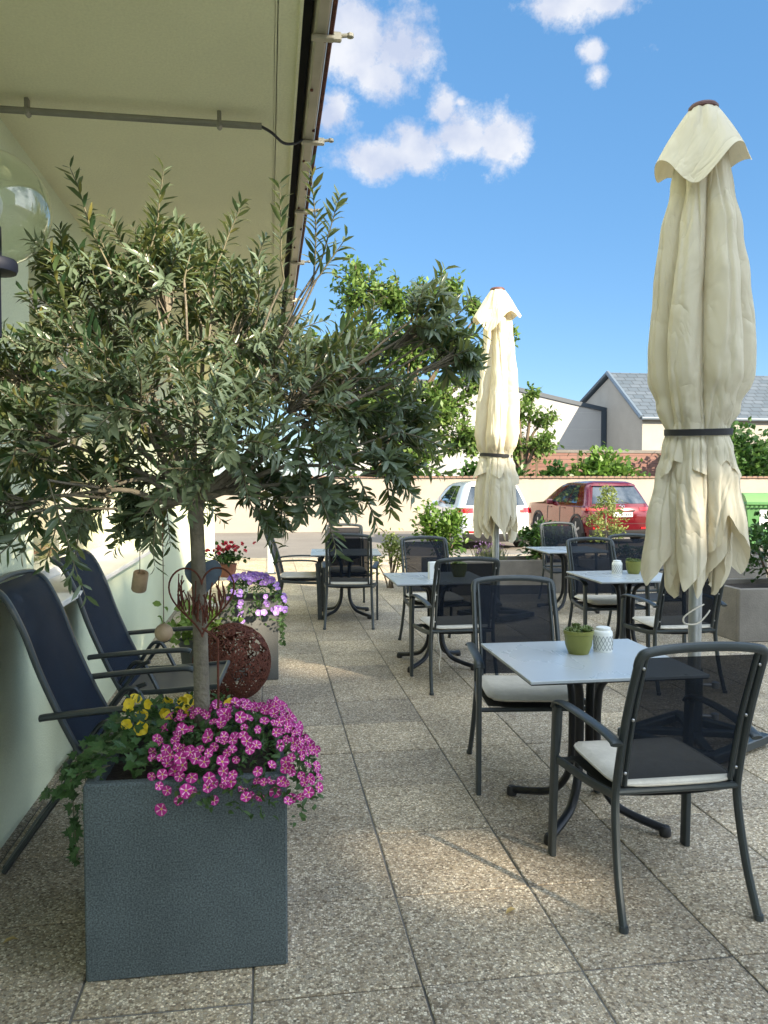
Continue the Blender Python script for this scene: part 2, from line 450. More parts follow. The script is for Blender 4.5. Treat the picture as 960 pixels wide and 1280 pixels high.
SUN_EL = radians(25); SUN_AL = radians(37)      # light travels towards (-sin AL, cos AL, -tan EL)
Ldir = V((-sin(SUN_AL) * cos(SUN_EL), cos(SUN_AL) * cos(SUN_EL), -sin(SUN_EL)))
sd = bpy.data.lights.new('sun', 'SUN'); sd.energy = 3.8; sd.angle = radians(.53); sd.color = (1, .86, .66)
sun = bpy.data.objects.new('sun', sd); COL.objects.link(sun)
sun.rotation_euler = Ldir.to_track_quat('-Z', 'Y').to_euler(); sun.location = (20, -20, 30)

F_ = V((sin(YAW) * cos(PIT), cos(YAW) * cos(PIT), -sin(PIT))); R_ = V((cos(YAW), -sin(YAW), 0)); U_ = R_.cross(F_)
def pix_dir(x, y):
    return (F_ * 970 + R_ * (x - 480) - U_ * (y - 640)).normalized()

world = bpy.data.worlds.new('World'); scene.world = world; world.use_nodes = True
wn, wl = world.node_tree.nodes, world.node_tree.links
bg = wn['Background']
sky = wn.new('ShaderNodeTexSky'); sky.sky_type = 'NISHITA'; sky.sun_disc = False
sky.sun_elevation = SUN_EL
to_sun = -Ldir
sky.sun_rotation = atan2(to_sun.x, to_sun.y)
sky.altitude = 300; sky.air_density = 1.0; sky.dust_density = .2; sky.ozone_density = 2.6
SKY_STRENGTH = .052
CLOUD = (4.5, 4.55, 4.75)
SKY_FILL = (13.2, 14.6, 16.2)  # fill colour added to the out-of-view sky
geo = wn.new('ShaderNodeTexCoord')
def wmath(op, a, b=None, c=None, clamp=False):
    n = wn.new('ShaderNodeMath'); n.operation = op; n.use_clamp = clamp
    for i, x in enumerate((a, b, c)):
        if x is None: continue
        if isinstance(x, (int, float)): n.inputs[i].default_value = x
        else: wl.new(x, n.inputs[i])
    return n.outputs[0]
def wdot(sock, vec):
    n = wn.new('ShaderNodeVectorMath'); n.operation = 'DOT_PRODUCT'; wl.new(sock, n.inputs[0]); n.inputs[1].default_value = vec
    return n.outputs['Value']
nz = wn.new('ShaderNodeTexNoise'); nz.inputs['Scale'].default_value = 13; nz.inputs['Detail'].default_value = 10; nz.inputs['Roughness'].default_value = .68
wl.new(geo.outputs['Generated'], nz.inputs['Vector'])
# clouds: a direction, half width and half height (radians-ish), weight.  Positions in the sky, fixed in the world.
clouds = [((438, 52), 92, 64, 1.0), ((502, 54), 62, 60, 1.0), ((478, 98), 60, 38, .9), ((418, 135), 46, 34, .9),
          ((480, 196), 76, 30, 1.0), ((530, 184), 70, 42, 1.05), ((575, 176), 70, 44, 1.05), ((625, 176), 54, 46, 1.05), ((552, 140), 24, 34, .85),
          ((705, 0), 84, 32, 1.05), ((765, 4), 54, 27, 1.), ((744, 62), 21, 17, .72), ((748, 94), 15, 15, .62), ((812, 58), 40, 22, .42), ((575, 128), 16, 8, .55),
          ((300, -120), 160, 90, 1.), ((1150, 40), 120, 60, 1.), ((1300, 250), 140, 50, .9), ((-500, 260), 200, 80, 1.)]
best = None
for (px, py), a, b, w in clouds:
    d0 = pix_dir(px, py); k = 970 / sqrt(970 ** 2 + (px - 480) ** 2 + (py - 640) ** 2)
    e1 = d0.cross(V((0, 0, 1))).normalized(); e2 = e1.cross(d0).normalized()
    ax, bx = a / 970 * k, b / 970 * k
    u = wmath('DIVIDE', wdot(geo.outputs['Generated'], e1), ax)
    v = wmath('DIVIDE', wdot(geo.outputs['Generated'], e2), bx)
    r2 = wmath('ADD', wmath('MULTIPLY', u, u), wmath('MULTIPLY', v, v))
    r = wmath('SQRT', r2)
    front = wmath('GREATER_THAN', wdot(geo.outputs['Generated'], d0), 0.3)
    val = wmath('MULTIPLY', wmath('MULTIPLY', wmath('SUBTRACT', 1.22, r), w), front)
    best = val if best is None else wmath('MAXIMUM', best, val)
nn = wmath('MULTIPLY', wmath('SUBTRACT', nz.outputs['Fac'], .5), 2.7)
dens = wmath('MULTIPLY', wmath('ADD', best, wmath('SUBTRACT', nn, .25)), 1.95, clamp=True)
dens = wmath('MULTIPLY', wmath('POWER', dens, 1.25), wmath('GREATER_THAN', best, 0.0))
# added bright fill, broken like cloud, in the unseen sky overhead and behind
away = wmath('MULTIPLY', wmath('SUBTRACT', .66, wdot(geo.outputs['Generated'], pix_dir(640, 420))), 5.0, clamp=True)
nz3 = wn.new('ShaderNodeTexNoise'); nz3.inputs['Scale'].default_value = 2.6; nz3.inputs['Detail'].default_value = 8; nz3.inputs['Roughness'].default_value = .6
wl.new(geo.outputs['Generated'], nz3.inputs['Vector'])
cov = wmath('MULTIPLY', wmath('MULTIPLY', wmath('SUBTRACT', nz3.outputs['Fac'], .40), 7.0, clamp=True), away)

nz2 = wn.new('ShaderNodeTexNoise'); nz2.inputs['Scale'].default_value = 16; nz2.inputs['Detail'].default_value = 6
wl.new(geo.outputs['Generated'], nz2.inputs['Vector'])
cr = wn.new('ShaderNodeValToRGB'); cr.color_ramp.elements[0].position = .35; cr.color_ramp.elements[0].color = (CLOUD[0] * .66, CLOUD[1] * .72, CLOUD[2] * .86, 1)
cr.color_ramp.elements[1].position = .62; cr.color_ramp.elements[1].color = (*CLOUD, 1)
wl.new(nz2.outputs['Fac'], cr.inputs['Fac'])
mixw = wn.new('ShaderNodeMix'); mixw.data_type = 'RGBA'; mixw.clamp_factor = True
wl.new(wmath('MULTIPLY', dens, .92), mixw.inputs[0]); hsv = wn.new('ShaderNodeHueSaturation'); hsv.inputs['Saturation'].default_value = 1.08; hsv.inputs['Value'].default_value = 1.2; wl.new(sky.outputs['Color'], hsv.inputs['Color'])
tint = wn.new('ShaderNodeMix'); tint.data_type = 'RGBA'; tint.inputs[0].default_value = .55; wl.new(hsv.outputs['Color'], tint.inputs[6]); tint.inputs[7].default_value = (.60, 1.86, 3.72, 1)
wl.new(tint.outputs[2], mixw.inputs[6]); wl.new(cr.outputs['Color'], mixw.inputs[7])
mix3 = wn.new('ShaderNodeMix'); mix3.data_type = 'RGBA'; wl.new(cov, mix3.inputs[0]); wl.new(mixw.outputs[2], mix3.inputs[6]); mix3.inputs[7].default_value = (*SKY_FILL, 1)
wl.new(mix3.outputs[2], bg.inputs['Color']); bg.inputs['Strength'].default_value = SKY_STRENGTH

scene.view_settings.view_transform = 'Standard'; scene.view_settings.look = 'None'
scene.view_settings.exposure = 2.05; scene.view_settings.gamma = 1.0; scene.view_settings.use_curve_mapping = False
scene.cycles.max_bounces = 10; scene.cycles.diffuse_bounces = 5; scene.cycles.transparent_max_bounces = 24
scene.cycles.use_denoising = True; scene.cycles.sample_clamp_indirect = 6

# ------------------------------------------------------------------ ground
b = MB(); b.quad((-400, -300, -.172), (400, -300, -.172), (400, 900, -.172), (-400, 900, -.172))
tag(b.build('ground', M['asphalt'], smooth=0), kind='structure')
# terrace bed with joints and the individual slabs
b = MB(); b.box((3.0, 3.9, -.089), (8.6 + 3.0, 23.2, .166))
tag(b.build('terrace_bed', M['joint'], smooth=0), kind='structure')
rs = random.Random(3)
b = MB()
x0 = -2.055; y0 = -7.79
for i in range(21):
    for j in range(46):
        ax, ay = x0 + i * .5, y0 + j * .5
        if ax + .5 > 8.7 or ay + .5 > 15.4: continue
        gp = .0025 + rs.random() * .002; dz = rs.uniform(-.0016, .0016); tx, ty = rs.uniform(-.002, .002), rs.uniform(-.002, .002)
        c = .004
        def P(x, y, z): return b.vert((x, y, z + dz + tx * (x - ax) + ty * (y - ay)))
        o_ = [P(ax + gp, ay + gp, -.012), P(ax + .5 - gp, ay + gp, -.012), P(ax + .5 - gp, ay + .5 - gp, -.012), P(ax + gp, ay + .5 - gp, -.012)]
        m_ = [P(ax + gp, ay + gp, -.003), P(ax + .5 - gp, ay + gp, -.003), P(ax + .5 - gp, ay + .5 - gp, -.003), P(ax + gp, ay + .5 - gp, -.003)]
        q_ = [P(ax + gp + c, ay + gp + c, 0), P(ax + .5 - gp - c, ay + gp + c, 0), P(ax + .5 - gp - c, ay + .5 - gp - c, 0), P(ax + gp + c, ay + .5 - gp - c, 0)]
        for A, B_ in ((o_, m_), (m_, q_)):
            for k in range(4): b.face((A[k], A[(k + 1) % 4], B_[(k + 1) % 4], B_[k]))
        b.face(q_)
tag(b.build('terrace_paving', M['slab'], smooth=0), kind='structure')

# ------------------------------------------------------------------ left building with overhang
bld = thing('terrace_building', 'pale green rendered building with deep overhanging soffit along the left of the terrace', 'building')
WX = -1.09
W0, W1, WB, WT = 3.82, 6.6, .93, 2.52         # window opening: y range, z range
b = MB(); T_ = .34; xc = WX - T_ / 2
b.box((xc, (W0 - 8) / 2, 1.5), (T_, W0 + 8, 3.0))
b.box((xc, (W1 + 16) / 2, 1.5), (T_, 16 - W1, 3.0))
b.box((xc, (W0 + W1) / 2, WB / 2), (T_, W1 - W0, WB))
b.box((xc, (W0 + W1) / 2, (WT + 3.0) / 2), (T_, W1 - W0, 3.0 - WT))
b.box((-3.5, 15.85, 1.5), (4.49, .3, 3.0))
b.build('wall', M['wall_green'], bld, smooth=0)
b = MB(); b.box((-.55 - 1.6, 4, 3.125), (1.16 + 3.2, 24, .25))        # soffit slab
b.build('soffit', M['soffit'], bld, smooth=0)
b = MB(); b.box((.075, 4, 3.10), (.085, 24, .2), bev=.004); b.box((.034, 4, 3.012), (.012, 24, .024))
b.box((.112, 4, 3.0), (.010, 24, .03))
b.build('soffit_trim', M['soffit'], bld, smooth=0)
b = MB(); b.box((.135, 4, 3.11), (.035, 24, .12)); b.build('shadow_gap', M['dark_gap'], bld, smooth=0)
b = MB()
b.sweep([(.182, -8, 3.0), (.182, 16, 3.0)], [(-.026, .03), (-.026, -.026), (-.018, -.034), (.012, -.034), (.02, -.026), (.024, .03), (.034, .05), (.034, .12), (-.026, .12)])
gut = b.build('gutter_rail', M['fascia'], bld, smooth=30)
b = MB(); b.tube([(.213, -8, 2.978), (.213, 16, 2.978)], .008, 6); b.build('edge_cable', M['rust'], bld)
rs = random.Random(5)
for k, yy in enumerate([2.62, 3.42, 4.3, 5.3, 6.4]):
    b = MB(); b.box((.185, yy, 2.958), (.075, .028, .014), bev=.003); b.box((.232, yy, 2.965), (.03, .02, .03), bev=.004)
    b.tube([(.245, yy, 2.97), (.272, yy, 2.974)], .007, 8); b.lathe([(.004, -.008), (.012, -.004), (.012, .006), (.005, .01)], 10, (.276, yy, 2.972))
    b.build('gutter_clip', M['fascia'], gut)
for k in range(30):
    yy = 2.3 + k * .33 + rs.uniform(-.03, .03); b = MB(); b.lathe([(.006, -.006), (.006, .004)], 8, (.168 + (k % 2) * .026, yy, 2.966)); b.build('rivet', M['rust'], gut)
# upper storey and parapet, then an unseen block added to shade the terrace
b = MB(); b.box((-3.0, 4, 5.0), (3.6, 24, 3.5)); b.build('upper_wall', M['wall_green'], bld, smooth=0)
b = MB(); b.box((.12, 4, 3.62), (.1, 24, .78)); b.build('balcony_parapet', M['wall_green'], bld, smooth=0)
def pierced_wall(mb, y, th, x0, x1, z0, z1, holes):
    xs = sorted(set([x0, x1] + [h[0] for h in holes] + [h[1] for h in holes])); zs = sorted(set([z0, z1] + [h[2] for h in holes] + [h[3] for h in holes]))
    for a, c in zip(xs, xs[1:]):
        for e, f in zip(zs, zs[1:]):
            mx, mz = (a + c) / 2, (e + f) / 2
            if any(h[0] < mx < h[1] and h[2] < mz < h[3] for h in holes): continue
            mb.box(((a + c) / 2, y, (e + f) / 2), (c - a, th, f - e))
BY = -24.0
def on_block(x, y, z):      # where the sun ray that reaches (x, y, z) crosses the block's front
    return x + math.tan(SUN_AL) * (y - BY), z + math.tan(SUN_EL) / cos(SUN_AL) * (y - BY)
def opening(pts, g=0.0):
    q = [on_block(*p) for p in pts]
    return (min(a[0] for a in q) - g, max(a[0] for a in q) + g, min(a[1] for a in q) - g, max(a[1] for a in q) + g)
holes = [opening([(-1.05, 2.6, 1.55), (-.72, 2.6, 2.0)]), opening([(-1.05, 2.5, 1.98), (-.12, 2.5, 2.7)], .05), opening([(-.36, 5.87, .22), (.08, 5.87, .66)]), opening([(.18, 6.05, 0), (.62, 6.35, 0)]), opening([(.58, 2.72, 0), (1.04, 3.0, 0)])]  # openings aimed so sun patches reach chosen leaves, planter and paving
for yy in (3.3, 3.85, 4.4, 4.95, 5.5, 6.05, 6.6, 7.15, 7.7):
    holes.append(opening([(WX, yy, .95), (WX, yy + .36, 1.75)]))
REAR_TOP = math.tan(SUN_EL) / cos(SUN_AL) * (10.3 - BY)
b = MB(); pierced_wall(b, BY, .06, 9, 48, -.1, REAR_TOP, holes)  # invented block out of view, shades the terrace and shapes the sun patches
tag(b.build('shade_block', M['wall_green'], None, smooth=0), kind='structure')

# window in the left wall
win = None
b = MB(); fx = WX - .2
for yy in (W0 + .03, (W0 + W1) / 2, W1 - .03): b.box((fx, yy, (WB + WT) / 2), (.06, .06, WT - WB))
for zz in (WB + .03, WT - .03): b.box((fx, (W0 + W1) / 2, zz), (.055, W1 - W0 - .12, .06))
win = b.build('window', M['white_paint'], bld, smooth=0)
b = MB(); b.box((fx - .005, (W0 + W1) / 2, (WB + WT) / 2), (.008, W1 - W0 - .1, WT - WB - .1)); b.build('pane', M['clear_glass'], win, smooth=0)
b = MB(); b.grid(lambda i, j: (fx - .06 + .006 * sin(j * pi), W0 + .02 + i * (W1 - W0 - .04), WB + .04 + j * (WT - WB - .06) / 40), 2, 41); b.build('blind', M['blind'], win, smooth=0)
b = MB(); b.box((WX - .02, (W0 + W1) / 2, WB - .012), (.3, W1 - W0 + .06, .03), bev=.005); b.build('sill', M['white_paint'], bld, smooth=0)

# conduit under the soffit
cd = thing('conduit', 'thin metal conduit clamped across the soffit with black cable running to the gutter', 'pipe', (0, 3.27, 2.95))
b = MB(); b.tube([(-1.08, 0, 0), (-.02, 0, 0)], .011, 8); b.tube([(-1.08, .026, .002), (-.02, .026, .002)], .008, 8); b.build('pipe', M['pipe'], cd)
b = MB(); b.tube(spline([(-.03, 0, 0), (.02, .03, -.012), (.07, .08, -.03), (.12, .12, -.012), (.15, .14, .012), (.185, .16, .015)], 6), .006, 6); b.build('cable', M['cable'], cd)
for xx in (-.93, -.19):
    b = MB(); b.box((xx, .012, .028), (.016, .03, .045), bev=.003); b.box((xx, .012, -.002), (.022, .055, .03), bev=.008); b.build('clamp', M['pipe'], cd)

# globe lamp on the wall
gl = thing('globe_lamp', 'clear glass globe lamp on black wall arm under the soffit', 'lamp', (-.815, 2.5, 0))
b = MB(); b.lathe([(.03, 2.165)] + [(.168 * sin(a), 2.315 - .168 * cos(a)) for a in [radians(12 + k * 6) for k in range(28)]] + [(.001, 2.483)], 40, cap=False); b.build('globe', M['clear_glass'], gl, smooth=180)
b = MB(); b.lathe([(.001, 1.93), (.022, 1.932), (.022, 2.12), (.066, 2.125), (.07, 2.135), (.07, 2.155), (.066, 2.162), (.026, 2.166), (.026, 2.26), (.022, 2.264), (.001, 2.264)], 24)
b.tube(spline([(0, 0, 1.96), (-.08, 0, 1.955), (-.27, 0, 1.955)], 4), .016, 8); b.build('arm', mat('lamp_navy_metal', (.006, .009, .02), .6, spec=.25), gl)
b = MB(); b.lathe([(.014, 2.265), (.018, 2.27), (.03, 2.31), (.032, 2.335), (.024, 2.36), (.001, 2.37)], 16); b.build('bulb', M['ceramic'], gl)

# ------------------------------------------------------------------ chairs
def upright(s):
    return spline([(s * .245, -.28, .0), (s * .238, -.215, .16), (s * .229, -.172, .36), (s * .226, -.176, .47), (s * .224, -.235, .70), (s * .220, -.31, .905)], 5)
oval = lambda a, b_, n=10: [(a * cos(2 * pi * k / n), b_ * sin(2 * pi * k / n)) for k in range(n)]
def rrect(a, b_, r=.006):
    o = []
    for cx, cy, a0 in ((a - r, b_ - r, 0), (-a + r, b_ - r, 90), (-a + r, -b_ + r, 180), (a - r, -b_ + r, 270)):
        for k in range(3): o.append((cx + r * cos(radians(a0 + k * 45)), cy + r * sin(radians(a0 + k * 45))))
    return o
def back_y(z):
    return lerp_tab([(.36, -.172), (.47, -.176), (.585, -.203), (.70, -.235), (.80, -.271), (.905, -.31), (.95, -.327)], z)
def make_chair(label, group):
    t = thing('patio_chair', label, 'chair', (0, 0, 0), 0, group)
    fr = M['frame']
    for s in (-1, 1):
        b = MB(); b.sweep(upright(s), oval(.0135, .017), (0, 1, 0)); b.lathe([(.016, 0), (.0165, .012), (.015, .02)], 10, (s * .245, -.28, 0)); b.build('leg', fr, t)
        b = MB(); b.sweep(spline([(s * .287, .272, 0), (s * .285, .262, .3), (s * .283, .250, .56), (s * .281, .240, .615)], 4), rrect(.0115, .0235), (0, 1, 0)); b.build('leg', fr, t)
        b = MB(); b.sweep(spline([(s * .281, .262, .604), (s * .281, .235, .628), (s * .279, .15, .640), (s * .274, 0, .642), (s * .262, -.14, .634), (s * .256, -.215, .622), (s * .256, -.235, .614)], 4), oval(.0225, .0095, 12), (0, 0, 1))
        b.tube([(s * .258, -.19, .622), (s * .226, -.205, .615)], .009, 8); b.build('armrest', fr, t)
    # top rail, a broad arch bending over the backrest
    b = MB(); pts = spline([(-.220, -.305, .893), (-.217, -.318, .925), (-.20, -.328, .944), (-.12, -.336, .957), (0, -.340, .962), (.12, -.336, .957), (.20, -.328, .944), (.217, -.318, .925), (.220, -.305, .893)], 5)
    b.sweep(pts, oval(.0165, .0155), (0, 1, .2)); b.build('top_rail', fr, t)
    for s in (-1, 1):
        b = MB(); b.sweep([(s * .197, back_y(z) + .004, z) for z in (.45, .52, .6, .7, .8, .9, .935)], oval(.009, .012), (0, 1, 0)); r_ = b.build('back_rail', fr, t)
        for z in (.50, .70, .89):
            b = MB(); b.lathe([(.0055, -.003), (.0055, .002), (.003, .004)], 8)
            for i in range(len(b.v)):
                x, y, zz = b.v[i]; b.v[i] = (x + s * .205, back_y(z) - .012 - zz, y + z)
            b.build('screw', M['screw'], r_)
    b = MB(); b.grid(lambda i, j: (-.19 + .38 * i / 8, back_y(.47 + .455 * j / 10) + .004 + .012 * sin(pi * i / 8) * sin(pi * j / 10), .47 + .455 * j / 10), 9, 11); b.build('backrest', M['sling'], t, smooth=180)
    b = MB(); b.tube([(-.226, -.172, .428), (.226, -.172, .428)], .0125, 10)
    b.tube([(-.281, .235, .395), (.281, .235, .395)], .012, 8)
    for s in (-1, 1): b.sweep(spline([(s * .230, -.172, .418), (s * .252, .0, .402), (s * .278, .235, .398)], 4), rrect(.009, .016), (0, 0, 1))
    b.build('seat_frame', fr, t)
    b = MB(); b.grid(lambda i, j: (-.235 + .47 * i / 6, -.16 + .39 * j / 6, .412 - .012 * sin(pi * i / 6)), 7, 7); b.build('seat', M['seat_sling'], t, smooth=180)
    return t
def make_cushion(label, group):
    t = thing('seat_cushion', label, 'cushion', (0, 0, 0), 0, group)
    b = MB(); n = 22
    def F(sg):
        def fn(i, j):
            u, v = -1 + 2 * i / n, -1 + 2 * j / n
            ex = max(abs(u), abs(v))
            k = (1 - ex ** 5) ** .5 if ex < 1 else 0
            cr = 1 - .05 * (abs(u) ** 6) * (abs(v) ** 6) * 2
            h = .021 * k * (1 - .18 * exp(-((u * u + v * v) * 7))) + .002 * mnoise.noise(V((u * 3, v * 3, sg)))
            z = .447 + sg * h
            return (u * .225 * cr * (1 - .02 * v), .045 + v * .222 * cr, z + .006 * abs(u) ** 3)
        return fn
    b.grid(F(1), n + 1, n + 1); b.grid(F(-1), n + 1, n + 1)
    b.build('pad', M['cushion'], t, smooth=180)
    b = MB(); pts = []
    for k in range(64):
        a = 2 * pi * k / 64; c, s = cos(a), sin(a); m_ = max(abs(c), abs(s)); u, v = c / m_, s / m_
        cr = 1 - .05 * (abs(u) ** 6) * (abs(v) ** 6) * 2
        pts.append((u * .226 * cr * (1 - .02 * v), .045 + v * .223 * cr, .447 + .006 * abs(u) ** 3))
    b.tube(pts, .005, 6, closed=True); b.build('piping', M['cushion'], t)
    return t
CH = 'chairs set around the terrace tables'; CU = 'cream cushions on the terrace chairs'
chair_spots = [
    (1.405, 2.66, 0, 'grey metal chair nearest the camera, seen from behind at the front table', 'cream seat cushion on the nearest chair seen from behind'),
    (1.30, 3.80, 174, 'grey chair facing us across the front table with green potted succulent', 'cream cushion on the chair facing us behind the front table'),
    (1.365, 5.55, 0, 'chair seen from behind between the front table and the menu holder table', 'cushion with dangling string on the chair seen from behind at the menu holder table'),
    (1.48, 6.90, 185, 'chair facing us on the far side of the menu holder table', 'cushion on the chair facing us across the menu holder table'),
    (2.95, 6.52, 180, 'chair facing us behind the right table with white lantern and green pot', 'plump cushion on the chair facing us at the right lantern table'),
    (2.95, 5.31, -2, 'chair seen from behind beyond the near parasol pole at the right table', 'cushion on the chair just behind the near parasol pole'),
    (3.52, 6.92, 176, 'dark chair half hidden by the near parasol cloth beside the right table', None),
    (3.64, 9.15, 180, 'sunlit topped chair facing us at the far right table by the shrubs', None),
    (.83, 8.02, -8, 'chair seen from behind at the far left table beyond the olive branches', 'thin cushion on the chair seen from behind at the far left table'),
    (.30, 8.66, -96, 'chair turned sideways at the left end of the far left table', 'pale cushion on the sideways turned chair at the far left table'),
    (.90, 9.18, 178, 'chair facing us on the far side of the far left table', 'cushion on the chair facing us behind the far left table'),
]
c0 = k0 = None
for i, (x, y, a, lb, cl) in enumerate(chair_spots):
    if c0 is None: c0 = make_chair(lb, CH); c0.location = (x, y, 0); c0.rotation_euler = (0, 0, radians(a))
    else: dup(c0, (x, y, 0), radians(a), lb, CH)
    if cl:
        if k0 is None: k0 = make_cushion(cl, CU); k0.location = (x, y, 0); k0.rotation_euler = (0, 0, radians(a))
        else: dup(k0, (x, y, 0), radians(a + random.Random(i).uniform(-4, 4)), cl, CU)
# dangling string of one cushion
b = MB(); b.tube(spline([(1.19, 5.385, .44), (1.185, 5.345, .36), (1.20, 5.34, .27), (1.188, 5.34, .20), (1.195, 5.345, .14)], 5), .004, 5)
tag(b.build('cushion_string', M['cushion']), 'loose cream string dangling below the cushion by the menu holder table', 'string')

# ------------------------------------------------------------------ tables
def make_table(label, group):
    t = thing('bistro_table', label, 'table', (0, 0, 0), 0, group)
    b = MB(); b.box((0, 0, .6935), (.76, .73, .013), bev=.002); b.build('tabletop', M['tabletop'], t, smooth=0)
    b = MB(); b.box((0, 0, .6845), (.752, .722, .005)); b.build('top_edge', M['frame_dark'], t, smooth=0)
    b = MB(); b.box((0, 0, .676), (.40, .06, .012)); b.box((0, 0, .664), (.06, .40, .012)); b.build('top_bracket', M['frame_dark'], t, smooth=0)
    for sx in (-1, 1):
        for sy in (-1, 1):
            b = MB()
            p = [(.20, .655), (.13, .64), (.075, .59), (.06, .5), (.058, .35), (.062, .24), (.085, .15), (.15, .075), (.25, .045), (.36, .028)]
            q = .7071
            b.sweep(spline([(sx * r * q, sy * r * q, z) for r, z in p], 4), oval(.017, .02), (0, 0, 1) if False else (-sy * q, sx * q, 0))
            lg = b.build('leg', M['frame_dark'], t)
            b = MB(); b.lathe([(.022, 0), (.025, .008), (.024, .03), (.018, .042)], 12, (sx * .36 * q, sy * .36 * q, 0)); b.build('foot_cap', M['plastic'], lg)
    return t
TB = 'square bistro tables on the terrace'
t0 = make_table('pale grey square table in the foreground holding a green potted succulent and white lantern', TB); t0.location = (1.395, 3.27, 0); t0.scale = (1, 1, 1.015)
dup(t0, (1.345, 6.19, 0), 0, 'square table with the white menu holder, behind the front table', TB)
dup(t0, (2.945, 6.08, 0), 0, 'square table on the right with lantern and green pot left of the near parasol', TB)
dup(t0, (3.42, 8.54, 0), 0, 'far right square table in front of the sunlit topped chair', TB)
dup(t0, (.84, 8.60, 0), radians(-4), 'far left square table beyond the olive tree branches', TB)

def make_pot(label, group):
    t = thing('succulent_pot', label, 'plant pot', (0, 0, 0), 0, group)
    b = MB(); b.lathe([(.001, .0), (.040, .0), (.043, .004), (.060, .05), (.065, .10), (.068, .102), (.068, .118), (.062, .118), (.060, .104), (.001, .102)], 32); b.build('pot', M['pot'], t, smooth=40)
    b = MB(); rs = random.Random(11)
    spots = [(0, 0)] + [(.042 * cos(k * 2 * pi / 7 + .2), .042 * sin(k * 2 * pi / 7 + .2)) for k in range(7)] + [(.018, .02), (-.02, .015)]
    for (cx, cy) in spots:
        hz = .112 + rs.uniform(0, .018); tilt = V((cx * 5, cy * 5, 1)).normalized(); sx = tilt.orthogonal().normalized(); sy = tilt.cross(sx)
        for ring, (n, R, op) in enumerate(((8, .026, .25), (7, .021, .6), (5, .014, 1.05), (3, .008, 1.35))):
            for k in range(n):
                a = 2 * pi * (k + .5 * ring) / n + rs.uniform(-.15, .15)
                d = (sx * cos(a) + sy * sin(a)); tip = V((cx, cy, hz)) + d * R * cos(op) * 1.2 + tilt * R * (sin(op) + .15); mid = V((cx, cy, hz)) + d * R * .55 + tilt * R * .35 * sin(op)
                w = d.cross(tilt) * R * .36; base = V((cx, cy, hz - .004))
                b.face([b.vert(base), b.vert(mid - w), b.vert(tip), b.vert(mid + w)])
                # underside for thickness
                low = mid - tilt * .005
                b.face([b.vert(base), b.vert(mid + w), b.vert(low)]); b.face([b.vert(base), b.vert(low), b.vert(mid - w)]); b.face([b.vert(mid + w), b.vert(tip), b.vert(low)]); b.face([b.vert(tip), b.vert(mid - w), b.vert(low)])
    b.build('succulent', M['succ'], t, smooth=0, fix=False)
    return t
def make_lantern(label, group):
    t = thing('tealight_lantern', label, 'lantern', (0, 0, 0), 0, group)
    b = MB(); b.lathe([(.001, 0), (.036, 0), (.041, .005), (.043, .015), (.043, .098), (.040, .106), (.035, .110), (.034, .110), (.0345, .105), (.030, .10)], 36, cap=False); b.build('body', M['ceramic'], t, smooth=40)
    b = MB()
    for k in range(16):
        for sg in (1, -1):
            pts = []
            for q in range(9):
                a = 2 * pi * k / 16 + sg * q * 2 * pi / 16 * .25; pts.append((.0432 * cos(a), .0432 * sin(a), .020 + .066 * q / 8))
            b.tube(pts, .0012, 4)
    b.build('lattice', mat('lattice_grey', (.22, .25, .25), .6), t)
    b = MB(); b.lathe([(.033, .106), (.035, .112), (.033, .122), (.024, .125), (.001, .1255)], 28); b.build('lid', M['ceramic'], t, smooth=40)
    return t
p0 = make_pot('green pot of succulents on the foreground table', 'green succulent pots on the tables'); p0.location = (1.40, 3.36, .70); p0.rotation_euler = (0, 0, .4)
dup(p0, (3.07, 6.20, .70), 1.7, 'small green pot of succulents on the right table beside its lantern', 'green succulent pots on the tables')
dup(p0, (1.55, 6.22, .70), 2.6, 'succulent pot seen through the chair mesh on the menu holder table', 'green succulent pots on the tables')
l0 = make_lantern('white lattice tealight lantern on the foreground table', 'white lanterns on the tables'); l0.location = (1.53, 3.385, .70)
dup(l0, (2.93, 6.22, .70), 1., 'white lantern on the right table beside the small green pot', 'white lanterns on the tables')
mh = thing('menu_holder', 'small white menu block standing on the table behind the front chairs', 'menu holder', (1.315, 6.10, .70), .2)
b = MB(); b.box((0, 0, .075), (.10, .035, .15), bev=.005); b.build('body', M['ceramic'], mh, smooth=0)

